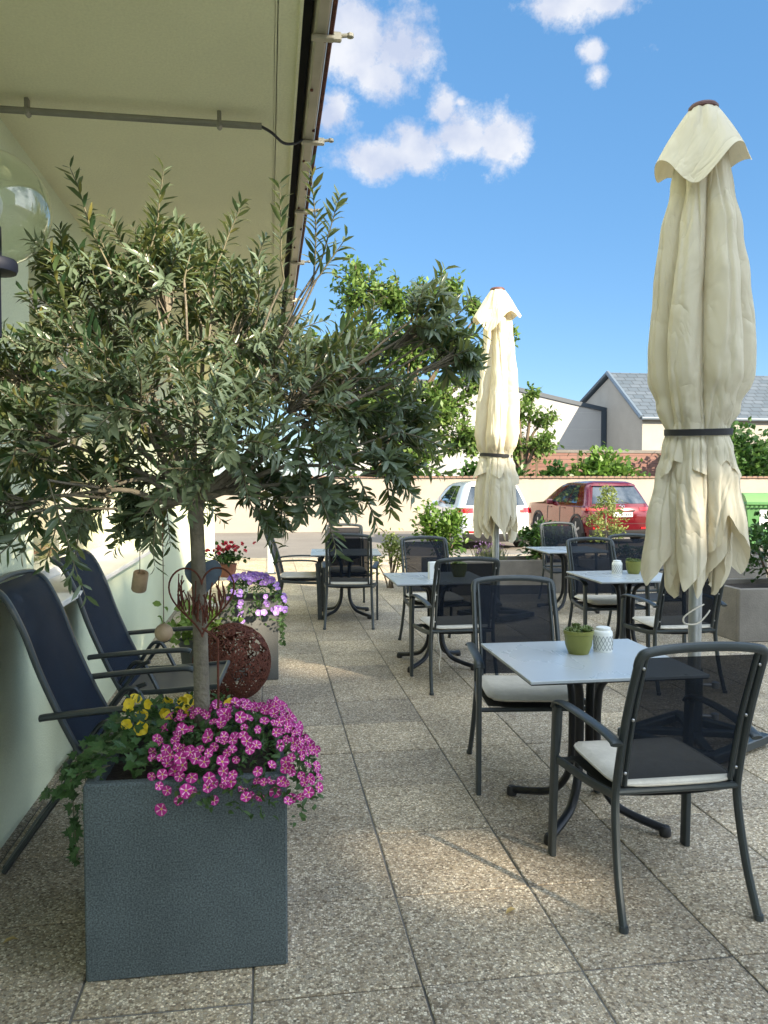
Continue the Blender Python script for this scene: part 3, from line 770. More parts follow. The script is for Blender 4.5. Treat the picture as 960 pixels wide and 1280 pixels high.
# ------------------------------------------------------------------ parasols
def canopy_fn(seed, prof, hem, amp, nl, phase):
    rs = random.Random(seed)
    ws = [rs.uniform(.6, 1.5) for _ in range(nl)]; tot = sum(ws); acc = 0; edges = []
    for w in ws: edges.append(acc / tot); acc += w
    edges.append(1.0)
    hems = [rs.uniform(*hem) for _ in range(nl)]
    out = [rs.uniform(.80, 1.12) for _ in range(nl)]
    drift = [rs.uniform(.28, .72) for _ in range(nl)]
    return edges, hems, out, phase, drift
def draped(mb, c, prof, fold, nz_=70, nt_=288, seed=1, z_top=None, hem_tip=.5, lobepow=.8, wrinkle=.008):
    """prof: list (z, radius, fold depth). fold from canopy_fn."""
    edges, hems, out, phase, drift = fold
    zt = prof[0][0]; rad = [(-p[0], p[1]) for p in prof]; dep = [(-p[0], p[2]) for p in prof]
    def lobe(th):
        t = (th / (2 * pi)) % 1.0
        for k in range(len(edges) - 1):
            if t < edges[k + 1] or k == len(edges) - 2:
                s = (t - edges[k]) / (edges[k + 1] - edges[k]); return k, min(max(s, 0), 1)
    rows = []
    for j in range(nt_):
        th = 2 * pi * j / nt_
        k, s = lobe(th)
        s0 = drift[k]; u_ = s / s0 if s < s0 else (1 - s) / (1 - s0); zb = hems[k] + hem_tip * (.5 - u_)
        rows.append((th, k, s, zb))
    # smooth the hem a little
    zb = [r[3] for r in rows]
    for _ in range(3): zb = [(zb[i - 1] + zb[i] * 2 + zb[(i + 1) % nt_]) / 4 for i in range(nt_)]
    def fn(i, j):
        th, k, s, _ = rows[j]
        f = i / (nz_ - 1); z = zt + (zb[j] - zt) * f
        sway = .10 * mnoise.noise(V((cos(th) * 1.2 + seed, sin(th) * 1.2, z * 1.1)))
        k2, s2 = lobe(th + phase + sway + .18 * sin(z * 2.1 + seed) )
        h = (sin(pi * s2)) ** lobepow
        R = interp(rad, -z); d = interp(dep, -z)
        # lobes lean to one side as folded cloth does
        asym = .22 * (s2 - .5) * sin(k2 * 2.3 + seed)
        o = 1 + (out[k2] - 1) * min(1, d * 2.2)
        r = R * o * (1 - d + d * (h + asym))
        w = wrinkle * (mnoise.noise(V((cos(th) * 4 + seed * 3, sin(th) * 4, z * 5))) + .6 * mnoise.noise(V((cos(th) * 9, sin(th) * 9 + seed, z * 7 + th))))
        # long creases running down the cloth, and the slack ripples gathered over the strap
        cs = mnoise.noise(V((cos(th + sway) * 2.6 + seed, sin(th + sway) * 2.6, z * .8)))
        r -= .016 * max(0., 1 - abs(cs) * 6) * min(1, R * 5)
        g_ = exp(-((z - 1.92) / .14) ** 2) + .7 * exp(-((z - 1.62) / .10) ** 2)
        r += .016 * g_ * mnoise.noise(V((cos(th) * 3 + 4, sin(th) * 3, z * 15 + 2 * sin(th * 2 + seed))))
        r += w * min(1, R * 5)
        r = max(r, .035)
        return (c[0] + r * cos(th), c[1] + r * sin(th), z)
    mb.grid(lambda i, j: fn(i, j % nt_), nz_, nt_, wrap=True)

def make_parasol(name_label, loc, rz, seed, prof, group, front=0.):
    t = thing('parasol', name_label, 'parasol', loc, rz, group)
    b = MB(); b.lathe([(.036, .02), (.036, 3.50), (.02, 3.545)], 24); b.build('pole', M['pole'], t)
    # canopy above and below the strap
    b = MB()
    draped(b, (0, 0), prof, canopy_fn(seed, None, (.98, 1.2), None, 6, .3), seed=seed, hem_tip=.28)
    b.build('canopy', M['cloth'], t, smooth=180)
    b = MB()
    low = [(1.80, .15, .35), (1.72, .16, .4), (1.6, .19, .42), (1.4, .22, .48), (1.1, .225, .5), (.8, .22, .5)]
    draped(b, (0, 0), low, canopy_fn(seed + 5, None, (.93, 1.05), None, 6, 1.1), nz_=40, seed=seed + 3, hem_tip=.28)
    b.build('inner_fold', M['cloth'], t, smooth=180)
    b = MB()
    sk = [(1.84, .160, .25), (1.76, .176, .25), (1.66, .208, .3), (1.5, .248, .35), (1.3, .26, .35)]
    draped(b, (0, 0), sk, canopy_fn(seed + 9, None, (1.46, 1.60), None, 5, 2.1), nz_=24, seed=seed + 7, hem_tip=.09)
    b.build('outer_fold', M['cloth'], t, smooth=180)
    # vent hood at the top: a small square pyramid with drooping corners
    b = MB(); nt_ = 160; nz_ = 22
    def vent(i, j):
        th = 2 * pi * j / nt_; f = i / (nz_ - 1)
        c4 = abs(cos(2 * th)) ; cor = .5 - .5 * cos(4 * (th + .35))        # 4 corners
        zb = 3.33 - .07 * cor - .15 * max(0, cos(th - front)) ** 4 + .02 * sin(th + seed)
        z = 3.585 + (zb - 3.585) * f
        r = .075 + (.205 - .03 * cor) * f ** .9 * (1 - .12 * cos(4 * th + 1)) + .012 * mnoise.noise(V((cos(th) * 3, sin(th) * 3, z * 4 + seed)))
        r *= 1 - .10 * f * f * cor
        return (r * cos(th), r * sin(th), z - .035)
    b.grid(vent, nz_, nt_, wrap=True); b.build('vent_hood', M['cloth'], t, smooth=180)
    b = MB(); b.lathe([(.001, 3.543), (.072, 3.545), (.08, 3.553), (.08, 3.565), (.07, 3.577), (.001, 3.583)], 28); b.build('finial', mat('finial_brown', (.09, .035, .03), .5), t)
    b = MB(); n = 60
    rr = interp([(-p[0], p[1]) for p in prof], -1.775)
    pts = [((rr + .006) * cos(2 * pi * k / n) * (1 + .03 * sin(3 * 2 * pi * k / n)), (rr + .006) * sin(2 * pi * k / n), 1.775 + .012 * sin(2 * pi * k / n + 1)) for k in range(n)]
    b.sweep(pts, [(-.003, -.018), (.003, -.018), (.003, .018), (-.003, .018)], (0, 0, 1), closed=True)
    b.build('strap', M['strap'], t, smooth=0)
    # foot: square steel frame with cross bars
    b = MB()
    for s in (-1, 1):
        b.box((0, s * .27, .045), (.60, .06, .05), bev=.006); b.box((s * .27, 0, .045), (.06, .48, .05), bev=.006)
    for s in (-1, 1):
        b.box((0, 0, .062), (.68, .05, .035), rot=(0, 0, s * pi / 4), bev=.005)
    b.lathe([(.048, .05), (.048, .42), (.044, .43)], 20)
    b.build('base', M['frame'], t, smooth=0)
    for z, a in ((.16, -.8), (.34, -.8)):
        b = MB(); b.tube([(.04 * cos(a), .04 * sin(a), z), (.10 * cos(a), .10 * sin(a), z)], .009, 8); b.lathe([(.012, -.02), (.022, -.015), (.022, .015), (.012, .02)], 12, (.115 * cos(a), .115 * sin(a), z)); b.build('clamp_knob', M['rim'], t)
    return t
PG = 'closed cream parasols'
prof1 = [(3.53, .075, .1), (3.45, .11, .25), (3.30, .145, .3), (3.12, .17, .36), (2.88, .215, .42), (2.6, .248, .44), (2.25, .276, .44), (2.08, .275, .44), (1.92, .22, .34), (1.775, .172, .18),
         (1.68, .19, .3), (1.5, .235, .36), (1.25, .28, .44), (1.0, .31, .5), (.7, .32, .5)]
um1 = make_parasol('tall closed cream parasol nearest the camera on the right', (2.395, 4.08, 0), .5, 3, prof1, PG, -2.70)
b = MB(); b.tube(spline([(.04, -.02, .80), (-.05, -.06, .775), (-.10, -.055, .735), (-.09, -.055, .70), (-.02, -.06, .70), (.04, -.05, .745), (.065, -.04, .77)], 6), .0045, 6)
o = b.build('tie_loop', M['cushion'], um1); o.rotation_euler = (0, 0, -.5)
prof2 = [(3.53, .075, .1), (3.45, .11, .25), (3.30, .15, .3), (3.12, .165, .36), (2.88, .19, .42), (2.6, .22, .42), (2.25, .255, .42), (2.0, .262, .40), (1.88, .235, .34), (1.775, .172, .18),
         (1.68, .185, .3), (1.5, .205, .36), (1.25, .22, .44), (1.0, .24, .5), (.7, .26, .5)]
um2 = make_parasol('closed cream parasol farther back in full sun before the white car', (2.455, 8.2, 0), 2.1, 17, prof2, PG, 2.0)

# ------------------------------------------------------------------ foliage helpers
def leaf(b, p, d, up, L_, w, bend=.15, n=2):
    """lanceolate leaf from p along d"""
    d = d.normalized(); s = d.cross(up)
    if s.length < 1e-3: s = d.orthogonal()
    s.normalize(); u = s.cross(d)
    if n == 1:
        m_ = p + d * L_ * .5 + u * (bend * .3 * L_); t = p + d * L_
        b.face([b.vert(p), b.vert(m_ + s * w), b.vert(t), b.vert(m_ - s * w)]); return
    a1 = p + d * L_ * .28 + u * L_ * bend * .35; a2 = p + d * L_ * .66 + u * L_ * bend * .4; t = p + d * L_ - u * L_ * bend * .1
    k = u * (w * .35)
    P0, T = b.vert(p), b.vert(t); l1, c1, r1 = b.vert(a1 + s * w * .82 + k), b.vert(a1), b.vert(a1 - s * w * .82 + k)
    l2, c2, r2 = b.vert(a2 + s * w * .85 + k), b.vert(a2), b.vert(a2 - s * w * .85 + k)
    b.face((P0, c1, l1)); b.face((P0, r1, c1)); b.face((l1, c1, c2, l2)); b.face((c1, r1, r2, c2)); b.face((l2, c2, T)); b.face((c2, r2, T))
def rvec(rs):
    while True:
        v = V((rs.uniform(-1, 1), rs.uniform(-1, 1), rs.uniform(-1, 1)))
        if .05 < v.length < 1: return v.normalized()

# ------------------------------------------------------------------ olive tree in the big planter
PX, PY, PW = -.25, 2.665, .60
pl = thing('square_planter', 'large dark slate grey cube planter in the foreground holding the olive tree', 'planter', (PX, PY, 0))
b = MB(); h = .60; wl_ = .035
b.box((0, -.3 + wl_ / 2, h / 2), (PW, wl_, h), bev=.006); b.box((0, .3 - wl_ / 2, h / 2), (PW, wl_, h), bev=.006)
b.box((-.3 + wl_ / 2, 0, h / 2), (wl_, PW - 2 * wl_ + .008, h - .001), bev=.004); b.box((.3 - wl_ / 2, 0, h / 2), (wl_, PW - 2 * wl_ + .008, h - .001), bev=.004)
b.build('pot', M['fibre'], pl, smooth=0)
b = MB(); b.grid(lambda i, j: (-.27 + .54 * i / 14, -.27 + .54 * j / 14, .555 + .012 * mnoise.noise(V((i * .7, j * .7, 1)))), 15, 15); b.build('soil', M['soil'], pl)

ol = thing('olive_tree', 'olive tree with slim grey trunk and wide silvery crown in the foreground planter', 'tree', (-.225, 2.665, .55))
rs = random.Random(21)
trunk_pts = [(0, 0, 0), (-.004, 0, .25), (-.008, .005, .5), (-.012, 0, .72), (-.018, -.01, .88)]
b = MB(); b.tube(spline(trunk_pts, 5), .026, 12, radii=[.032, .029, .028, .027, .027, .026, .026, .025, .025, .025, .025, .024, .024, .024, .024, .024, .024, .024, .025, .026, .026]); b.build('trunk', M['bark'], ol, smooth=180)
def olp(px, py, dy):      # crown anchor points: lateral and height measured in the tree's own plane
    d = pix_dir(px, py); y = 2.665 + dy; t = y / d.y
    return V((d.x * t + .225, dy, 1.5 + d.z * t - .55))
clumps = [(205, 365, -.05, 74), (120, 425, .05, 78), (60, 545, -.1, 70), (170, 500, -.2, 100), (290, 425, .1, 90), (375, 500, -.1, 95), (285, 550, -.22, 100), (435, 485, .0, 70), (525, 410, -.1, 44),
          (490, 540, .08, 56), (400, 600, -.08, 58), (120, 615, -.1, 66), (15, 630, -.25, 44), (245, 340, .15, 50), (340, 470, .25, 90), (200, 600, .15, 85), (90, 350, .1, 50), (15, 470, .05, 60), (480, 590, -.1, 40), (330, 620, -.05, 46), (565, 445, -.15, 28), (190, 640, .0, 40)]
fork = V(trunk_pts[-1])
bb = MB(); lb = MB(); tb = MB()
def twig(p, d, L_, nl, rs, ls=1., stiff=.3):
    pts = [p]; q = V(p); dd = d.normalized(); st = L_ / 6
    for k in range(6):
        dd = (dd + V((rs.uniform(-.12, .12), rs.uniform(-.12, .12), rs.uniform(-.12, .12) + (.02 if stiff > .5 else -.05)))).normalized(); q = q + dd * st; pts.append(q)
    tb.tube(pts, .0026, 4, radii=[.0032, .003, .0027, .0024, .002, .0016, .001], cap=False)
    side = dd.orthogonal().normalized()
    for k in range(nl):
        f = .12 + .88 * k / max(1, nl - 1); i = min(int(f * 6), 5); loc = pts[i].lerp(pts[i + 1], f * 6 - i); tv = (pts[i + 1] - pts[i]).normalized()
        ang = (k % 2) * pi / 2 + rs.uniform(-.4, .4); sd_ = (Matrix.Rotation(ang, 3, tv) @ (side - tv * side.dot(tv)).normalized())
        for sg in (1, -1):
            if rs.random() < .06: continue
            dr = (tv * rs.uniform(.45, .95) + sd_ * sg * rs.uniform(.7, 1.1) + V((0, 0, -.10))).normalized()
            l_ = ls * rs.uniform(.040, .072) * (1 - .35 * max(0, f - .75) * 4 * .5); leaf(lb, loc, dr, (tv + V((0, 0, .7)) + rvec(rs) * .4).normalized(), l_, l_ * rs.uniform(.105, .155), rs.uniform(-.15, .35))
for (px, py, dy, r) in clumps:
    c = olp(px, py, dy); R = r * (2.665 + dy) / 970
    mid = fork.lerp(c, .5) + V((0, 0, .05 * (1 if c.z > fork.z else -.2))) + rvec(rs) * .04
    pts = spline([fork, fork.lerp(mid, .5) + rvec(rs) * .02, mid, c], 4)
    n = len(pts); bb.tube(pts, .012, 6, radii=[.015 - .011 * k / (n - 1) for k in range(n)], cap=False)
    nt = int((30 if py < 590 else 19) * (R / .24) ** 1.4) + 8
    for k in range(nt):
        st = c + rvec(rs) * R * rs.uniform(.05, .55)
        out = (st - c).normalized() * .8 + (c - fork).normalized() * .5 + rvec(rs) * .55 + V((0, 0, .12 - .25 * (c.z < fork.z + .1)))
        bb.tube([c.lerp(fork, .12), c.lerp(st, .6) + rvec(rs) * .01, st], .003, 4, cap=False)
        twig(st, out, R * rs.uniform(.6, 1.0), rs.randint(11, 16), rs)
# long shoots rising and hanging out of the crown
for (x0_, y0_, x1_, y1_, dy, n) in [(135, 330, 78, 215, -.1, 14), (185, 320, 210, 220, -.1, 17), (268, 340, 286, 250, 0, 15), (355, 350, 350, 232, -.05, 16), (392, 350, 398, 214, -.1, 18), (395, 340, 440, 260, -.1, 14),
                                    (395, 350, 432, 300, -.15, 9), (515, 400, 560, 345, -.1, 10), (545, 430, 600, 420, -.15, 9), (555, 410, 590, 375, -.1, 7), (40, 640, 5, 705, -.3, 12), (60, 620, 30, 690, -.25, 12), (20, 560, 0, 640, -.2, 11), (75, 620, 60, 705, -.3, 11), (60, 600, 110, 740, -.45, 10), (300, 600, 345, 690, -.1, 9), (450, 600, 470, 660, -.1, 8), (60, 480, 0, 440, 0, 10),
                                    (480, 560, 545, 600, -.1, 8), (500, 540, 575, 560, -.1, 8), (400, 620, 425, 690, -.2, 10), (200, 620, 180, 705, -.2, 9), (100, 640, 90, 720, -.2, 8), (150, 350, 120, 285, 0, 12), (230, 350, 240, 290, -.1, 12), (310, 360, 325, 300, .1, 12), (60, 430, 30, 370, 0, 12), (90, 400, 60, 330, -.1, 12), (455, 430, 470, 375, 0, 12)]:
    a, e = olp(x0_, y0_, dy), olp(x1_, y1_, dy); bb.tube([a.lerp(fork, .3), a.lerp(fork, .12) + rvec(rs) * .01, a], .004, 5, cap=False)
    twig(a, e - a, (e - a).length * 1.02, n, rs, 1.05, .8)
bb.build('limbs', M['bark'], ol, smooth=180); tb.build('twigs', M['twig'], ol, smooth=180); cro = lb.build('crown', M['olive_leaf'], ol, smooth=180, fix=False)

# plants in the big planter --------------------------------------------------
def ivy_leaf(b, p, d, up, s):
    d = d.normalized(); sd_ = d.cross(up)
    if sd_.length < 1e-3: sd_ = d.orthogonal()
    sd_.normalize(); u = sd_.cross(d)
    shape = [(0, 0), (.28, -.05), (.5, .12), (.30, .30), (.40, .62), (.15, .58), (0, 1.0), (-.15, .58), (-.40, .62), (-.30, .30), (-.5, .12), (-.28, -.05)]
    c = b.vert(p + d * s * .35 - u * s * .05)
    ids = [b.vert(p + sd_ * (x * s) + d * (y * s) - u * (abs(x) * s * .12)) for x, y in shape]
    for k in range(len(ids)): b.face((c, ids[k], ids[(k + 1) % len(ids)]))
iv = thing('ivy', 'dark green ivy trailing over the left rim of the slate cube planter', 'plant', (PX, PY, .56))
rs = random.Random(31); b = MB(); sb = MB()
for k in range(330):
    x, y = rs.uniform(-.33, .06), rs.uniform(-.285, .22); e = max(0, 1 - ((x + .16) / .2) ** 2); z = .03 + .10 * e * rs.random() + .03 * rs.random()
    ivy_leaf(b, V((x, y, z)), V((rs.uniform(-1, 1), rs.uniform(-1, .4), rs.uniform(-.1, .3))), V((rs.uniform(-.4, .4), -.5, 1)), rs.uniform(.025, .046))
strands = [[(-.24, -.1, .05), (-.32, -.14, .06), (-.36, -.15, -.02), (-.365, -.13, -.16), (-.36, -.12, -.28)], [(-.22, .0, .06), (-.33, .02, .06), (-.40, .0, .0), (-.42, -.03, -.02)],
           [(-.25, .1, .05), (-.34, .12, .05), (-.38, .1, -.06), (-.37, .09, -.2)], [(-.24, -.2, .06), (-.33, -.24, .05), (-.37, -.22, .0), (-.43, -.2, -.01)]]
for st in strands:
    p = spline(st, 7); sb.tube(p, .002, 4)
    for q in p[4:]:
        for _ in range(2):
            ivy_leaf(b, q + rvec(rs) * .012, rvec(rs) + V((-.4, -.3, -.4)), V((-.5, -.7, .6)), rs.uniform(.022, .04))
b.build('foliage', M['ivy'], iv, smooth=0, fix=False); sb.build('stem', M['twig'], iv)

def blossom_mesh(name, petal, stripe, eye, r=.019, notch=.10, n=5, cup=.25):
    b = MB(); m = 40
    cz = -.25 * cup * r
    rings = [(.0, 0), (.18, .0), (.55, .4), (.85, .8), (1.0, .9)]
    ids = []
    for f, up in rings[1:]:
        ring = []
        for k in range(m):
            a = 2 * pi * k / m; lob = 1 - notch * (abs(cos(n * a / 2)) ** 3)
            ring.append(b.vert((r * f * (lob if f > .5 else 1) * cos(a), r * f * (lob if f > .5 else 1) * sin(a), cup * r * up + (.06 * r * cos(n * a) if f > .8 else 0))))
        ids.append(ring)
    c = b.vert((0, 0, -.2 * r))
    for k in range(m):
        b.mi = 2; b.face((c, ids[0][k], ids[0][(k + 1) % m]))
    for q in range(3):
        for k in range(m):
            a = (k + .5) / m * n % 1.0
            st = min(a, 1 - a) if False else abs(a - .5)
            b.mi = 1 if (stripe and st < (.11 - .034 * q)) else 0
            b.face((ids[q][k], ids[q + 1][k], ids[q + 1][(k + 1) % m], ids[q][(k + 1) % m]))
    # trumpet behind
    b.mi = 0
    ring = [b.vert((r * .12 * cos(2 * pi * k / m), r * .12 * sin(2 * pi * k / m), -.8 * r)) for k in range(m)]
    for k in range(m): b.face((ids[0][k], ring[k], ring[(k + 1) % m], ids[0][(k + 1) % m]))
    me = bpy.data.meshes.new(name); me.from_pydata(b.v, [], b.f)
    for mm in (petal, stripe or petal, eye): me.materials.append(mm)
    me.polygons.foreach_set('material_index', b.m); me.polygons.foreach_set('use_smooth', [True] * len(b.f)); me.update()
    return me
def put_blossoms(parent, me, spots, rs, smin=.85, smax=1.15):
    for p, n_ in spots:
        o = bpy.data.objects.new('blossom', me); COL.objects.link(o); o.parent = parent; o.location = p
        q = V(n_).normalized().to_track_quat('Z', 'Y'); o.rotation_mode = 'QUATERNION'
        o.rotation_quaternion = q @ Euler((0, 0, rs.uniform(0, 6))).to_quaternion(); s = rs.uniform(smin, smax); o.scale = (s, s, s)
def leafball(b, pts, rs, lmin, lmax, wr=.3, up=1.):
    for p in pts:
        leaf(b, V(p), rvec(rs) + V((0, 0, .3 * up)), rvec(rs) + V((0, 0, 1)), rs.uniform(lmin, lmax), rs.uniform(lmin, lmax) * wr, .15)

pet = thing('petunia_plant', 'mound of magenta petunias with pale stripes spilling over the slate cube planter', 'flowers', (PX, PY, .56))
rs = random.Random(41)
def mound(rs):
    """point and normal on the flower mound; planter coordinates, rim at z .04"""
    while True:
        x, y = rs.uniform(-.12, .40), rs.uniform(-.37, .22)
        # higher near the middle, drooping over the front and right rims
        over = max(0, -.27 - y) + max(0, x - .27)
        z = .06 + .10 * max(0, 1 - ((x - .12) / .32) ** 2) * max(0, 1 - ((y + .05) / .33) ** 2) - over * .9
        if x < .0 and y > .12: continue
        if over > .15: continue
        if y < -.27 - .09 * max(0, min(1, (x + .08) / .1)) or (y < -.27 and x > .36): continue
        nrm = V((x - .08, y - .02 - (.2 if y < -.2 else 0), .22))
        return V((x, y, z)), nrm
b = MB()
for k in range(1500):
    p, n_ = mound(rs); p = p - V((0, 0, rs.uniform(0, .06))); leaf(b, p, rvec(rs) + n_.normalized() * .4, rvec(rs) + V((0, 0, 1)), rs.uniform(.018, .034), rs.uniform(.005, .008), .2)
b.build('foliage', M['petunia_leaf'], pet, smooth=180, fix=False)
bl_me = blossom_mesh('blossom', M['magenta'], M['stripe'], M['eye_y'], .0185)
spots = []; tries = 0
while len(spots) < 72 and tries < 6000:
    tries += 1
    p, n_ = mound(rs); p = p + n_.normalized() * rs.uniform(.012, .03)
    if rs.random() < .45 and spots:       # flowers come in little bunches
        q = rs.choice(spots)[0]; p = q + rvec(rs) * .034; n_ = p - V((.08, .05, -.1))
        if p.z < -.03 or p.x > .42 or p.y < -.38 or p.x < -.14: continue
    if min([(p - s[0]).length for s in spots] + [1]) < .021: continue
    face = n_.normalized() * .8 + V((0, -.6, .35)) + rvec(rs) * .75
    spots.append((p, face))
for k in range(34):
    p = V((rs.uniform(-.10, .37), rs.uniform(-.372, -.30), rs.uniform(-.035, .075)))
    if min([(p - s_[0]).length for s_ in spots]) < .022: continue
    spots[rs.randrange(len(spots)) if len(spots) > 99 else len(spots):] = [(p, V((.1, -1, .25)) + rvec(rs) * .5)] if len(spots) <= 99 else spots[-1:]
spots = spots[:100]
put_blossoms(pet, bl_me, spots, rs, .68, 1.12)
# the many blossoms tucked between them, as one part
xb = MB(); n_x = 0; tries = 0; all_p = [q[0] for q in spots]
while n_x < 120 and tries < 5000:
    tries += 1
    p, n_ = mound(rs); p = p + n_.normalized() * rs.uniform(.0, .026)
    if p.x < -.08 and p.y > -.1: continue
    if min((p - q).length for q in all_p) < .017: continue
    all_p.append(p); n_x += 1
    q = (n_.normalized() * .8 + V((0, -.6, .3)) + rvec(rs) * .8).normalized().to_track_quat('Z', 'Y').to_matrix() @ Euler((0, 0, rs.uniform(0, 6))).to_matrix(); k_ = rs.uniform(.6, 1.05); o_ = len(xb.v)
    for v in bl_me.vertices: xb.vert(p + q @ (v.co * k_))
    for f in bl_me.polygons: xb.mi = f.material_index; xb.face([i + o_ for i in f.vertices])
tag(xb.build('blossoms', [M['magenta'], M['stripe'], M['eye_y']], pet, smooth=180, fix=False), kind='stuff')

yel = thing('yellow_petunia', 'yellow petunias at the back left of the slate cube planter', 'flowers', (PX, PY, .56))
rs = random.Random(43); b = MB(); sp = []
for k in range(420):
    p = V((rs.uniform(-.26, .10), rs.uniform(.06, .28), rs.uniform(.02, .15))); leaf(b, p, rvec(rs) + V((0, 0, .4)), rvec(rs) + V((0, 0, 1)), rs.uniform(.02, .038), .007, .2)
b.build('foliage', M['petunia_leaf'], yel, smooth=180, fix=False)
for k in range(17):
    p = V((rs.uniform(-.26, .04), rs.uniform(.02, .26), rs.uniform(.11, .175))); sp.append((p, V((0, -.8, .5)) + rvec(rs) * .6))
sp += [(V((-.22, -.02, .13)), V((-.2, -1, .3))), (V((-.17, -.05, .125)), V((.1, -1, .2))), (V((.11, .1, .15)), V((0, -.8, .5)))]
put_blossoms(yel, blossom_mesh('blossom', M['yellow_petal'], None, M['eye_y'], .021, .12, 5, .35), sp, rs)

# heart ornament on a rusty rod
ho = thing('heart_stake', 'rusty wire heart with blue slate heart on a rod stuck in the slate cube planter', 'garden ornament', (-.205, 2.60, .56))
def hx(t): return .082 * sin(t) ** 3, .066 * (13 * cos(t) - 5 * cos(2 * t) - 2 * cos(3 * t) - cos(4 * t)) / 13
hp = [(-.015 + hx(2 * pi * k / 60)[0] * 1.28, .0, .56 + hx(2 * pi * k / 60)[1] * 1.55) for k in range(60)]
b = MB(); b.tube(hp, .0032, 6, closed=True)
b.tube(spline([(-.015, 0, .455), (.012, .0, .435), (.03, 0, .415), (.035, 0, .38), (.035, 0, 0)], 5), .0042, 6)
rs = random.Random(9)
for k in range(42):
    t = rs.uniform(-1, 1); x = t * .08; z0_ = .47 + .065 * abs(t) + rs.uniform(-.01, .01); z1_ = z0_ + rs.uniform(.05, .11); b.tube(spline([(x - .015, rs.uniform(-.012, .012), z0_), (x - .015 + rs.uniform(-.012, .012), rs.uniform(-.015, .015), (z0_ + z1_) / 2), (x - .015 + rs.uniform(-.016, .016), rs.uniform(-.012, .012), z1_)], 3), .0022, 4)
b.build('wire_heart', M['rust'], ho)
b = MB(); poly = [(-.018 + hx(2 * pi * k / 48)[0] * .76, .615 + hx(2 * pi * k / 48)[1] * .92) for k in range(48)]; b.prism(poly, 'y', .10, .106); b.build('slate_heart', M['heart_blue'], ho, smooth=40)

# hanging wooden bits in the tree
wb = thing('wooden_ball', 'pale wooden ball hanging on a wire left of the olive trunk', 'ornament', (-.345, 2.62, 1.0))
b = MB(); b.lathe([(.001, -.03)] + [(.03 * sin(a), -.03 * cos(a)) for a in [radians(10 + 16 * k) for k in range(11)]] + [(.001, .03)], 20); b.build('ball', M['wood'], wb, smooth=180)
b = MB(); b.tube([(0, 0, .02), (.0, 0, .4)], .0014, 5); b.build('wire', M['rust'], wb)
wc = thing('wooden_tube', 'short hollow wooden tube hanging in front of the green wall', 'ornament', (-.44, 2.75, 1.155))
b = MB(); b.lathe([(.024, -.034), (.026, -.03), (.026, .03), (.024, .034), (.014, .034), (.014, -.034), (.024, -.034)], 18, cap=False); b.build('body', M['wood'], wc, smooth=40).rotation_euler = (.35, .2, 0)
b = MB(); b.tube([(0, 0, .03), (.005, 0, .35)], .0014, 5); b.build('wire', M['twig'], wc)

# ------------------------------------------------------------------ reclining chairs on the left (face +x)
def make_recliner(label, group):
    t = thing('recliner_chair', label, 'reclining chair', (0, 0, 0), 0, group)
    fr = M['frame']; W = .27
    back = spline([(0.02, 0, .40), (-.06, 0, .56), (-.145, 0, .76), (-.205, 0, .93), (-.27, 0, 1.06), (-.325, 0, 1.10)], 5)
    for s in (-1, 1):
        b = MB(); b.sweep([(p.x, s * W, p.z) for p in back], rrect(.010, .0165), (0, 1, 0)); b.build('back_rail', fr, t)
        b = MB(); b.sweep(spline([(-.14, s * (W + .03), .602), (-.10, s * (W + .03), .607), (.1, s * (W + .03), .622), (.32, s * (W + .03), .632), (.37, s * (W + .03), .622)], 4), oval(.024, .013, 12), (0, 0, 1)); b.build('armrest', fr, t)
        b = MB(); b.sweep(spline([(-.285, s * (W + .012), .012), (-.12, s * (W + .012), .24), (.06, s * (W + .012), .48), (.10, s * (W + .012), .545), (.16, s * (W + .012), .572)], 5), oval(.011, .0155), (0, 1, 0)); b.build('leg', fr, t)
        b = MB(); b.sweep(spline([(.40, s * (W - .018), .012), (.25, s * (W - .018), .30), (.14, s * (W - .018), .525), (.10, s * (W - .018), .56), (.06, s * (W - .018), .545), (.0, s * (W - .018), .45)], 5), oval(.011, .0155), (0, 1, 0)); b.build('leg', fr, t)
        b = MB(); b.sweep([(.02, s * (W - .006), .405), (.25, s * (W - .006), .412), (.50, s * (W - .006), .43)], rrect(.010, .014), (0, 0, 1)); b.build('seat_rail', fr, t)
    n = len(back)
    b = MB(); b.grid(lambda i, j: (back[i].x + .004 + .01 * sin(pi * j / 6), -W + .018 + (2 * W - .036) * j / 6, back[i].z), n, 7); b.build('backrest', M['sling_solid'], t, smooth=180)
    b = MB(); b.grid(lambda i, j: (.03 + .47 * i / 8, -W + .012 + (2 * W - .024) * j / 6, .408 + .02 * (i / 8) ** 2 - .018 * sin(pi * j / 6) * sin(pi * i / 8)), 9, 7); b.build('seat', M['recl_seat'], t, smooth=180)
    for pts, r in ((spline([(-.315, -W, 1.094), (-.33, -W * .8, 1.103), (-.338, 0, 1.112), (-.33, W * .8, 1.103), (-.315, W, 1.094)], 5), .012), ([(-.285, -W, .022), (-.285, W, .022)], .010), ([(.40, -W + .018, .022), (.40, W - .018, .022)], .010), ([(.50, -W, .432), (.50, W, .432)], .012)):
        b = MB(); b.tube(pts, r, 8); b.build('cross_bar', fr, t)
    return t
RG = 'reclining chairs along the green wall'
rc = make_recliner('dark reclining chair beside the slate cube planter, nearest the camera against the green wall', RG); rc.location = (-.72, 3.36, 0)
dup(rc, (-.755, 4.38, 0), radians(-3), 'dark reclining chair under the window, behind the first recliner', RG)

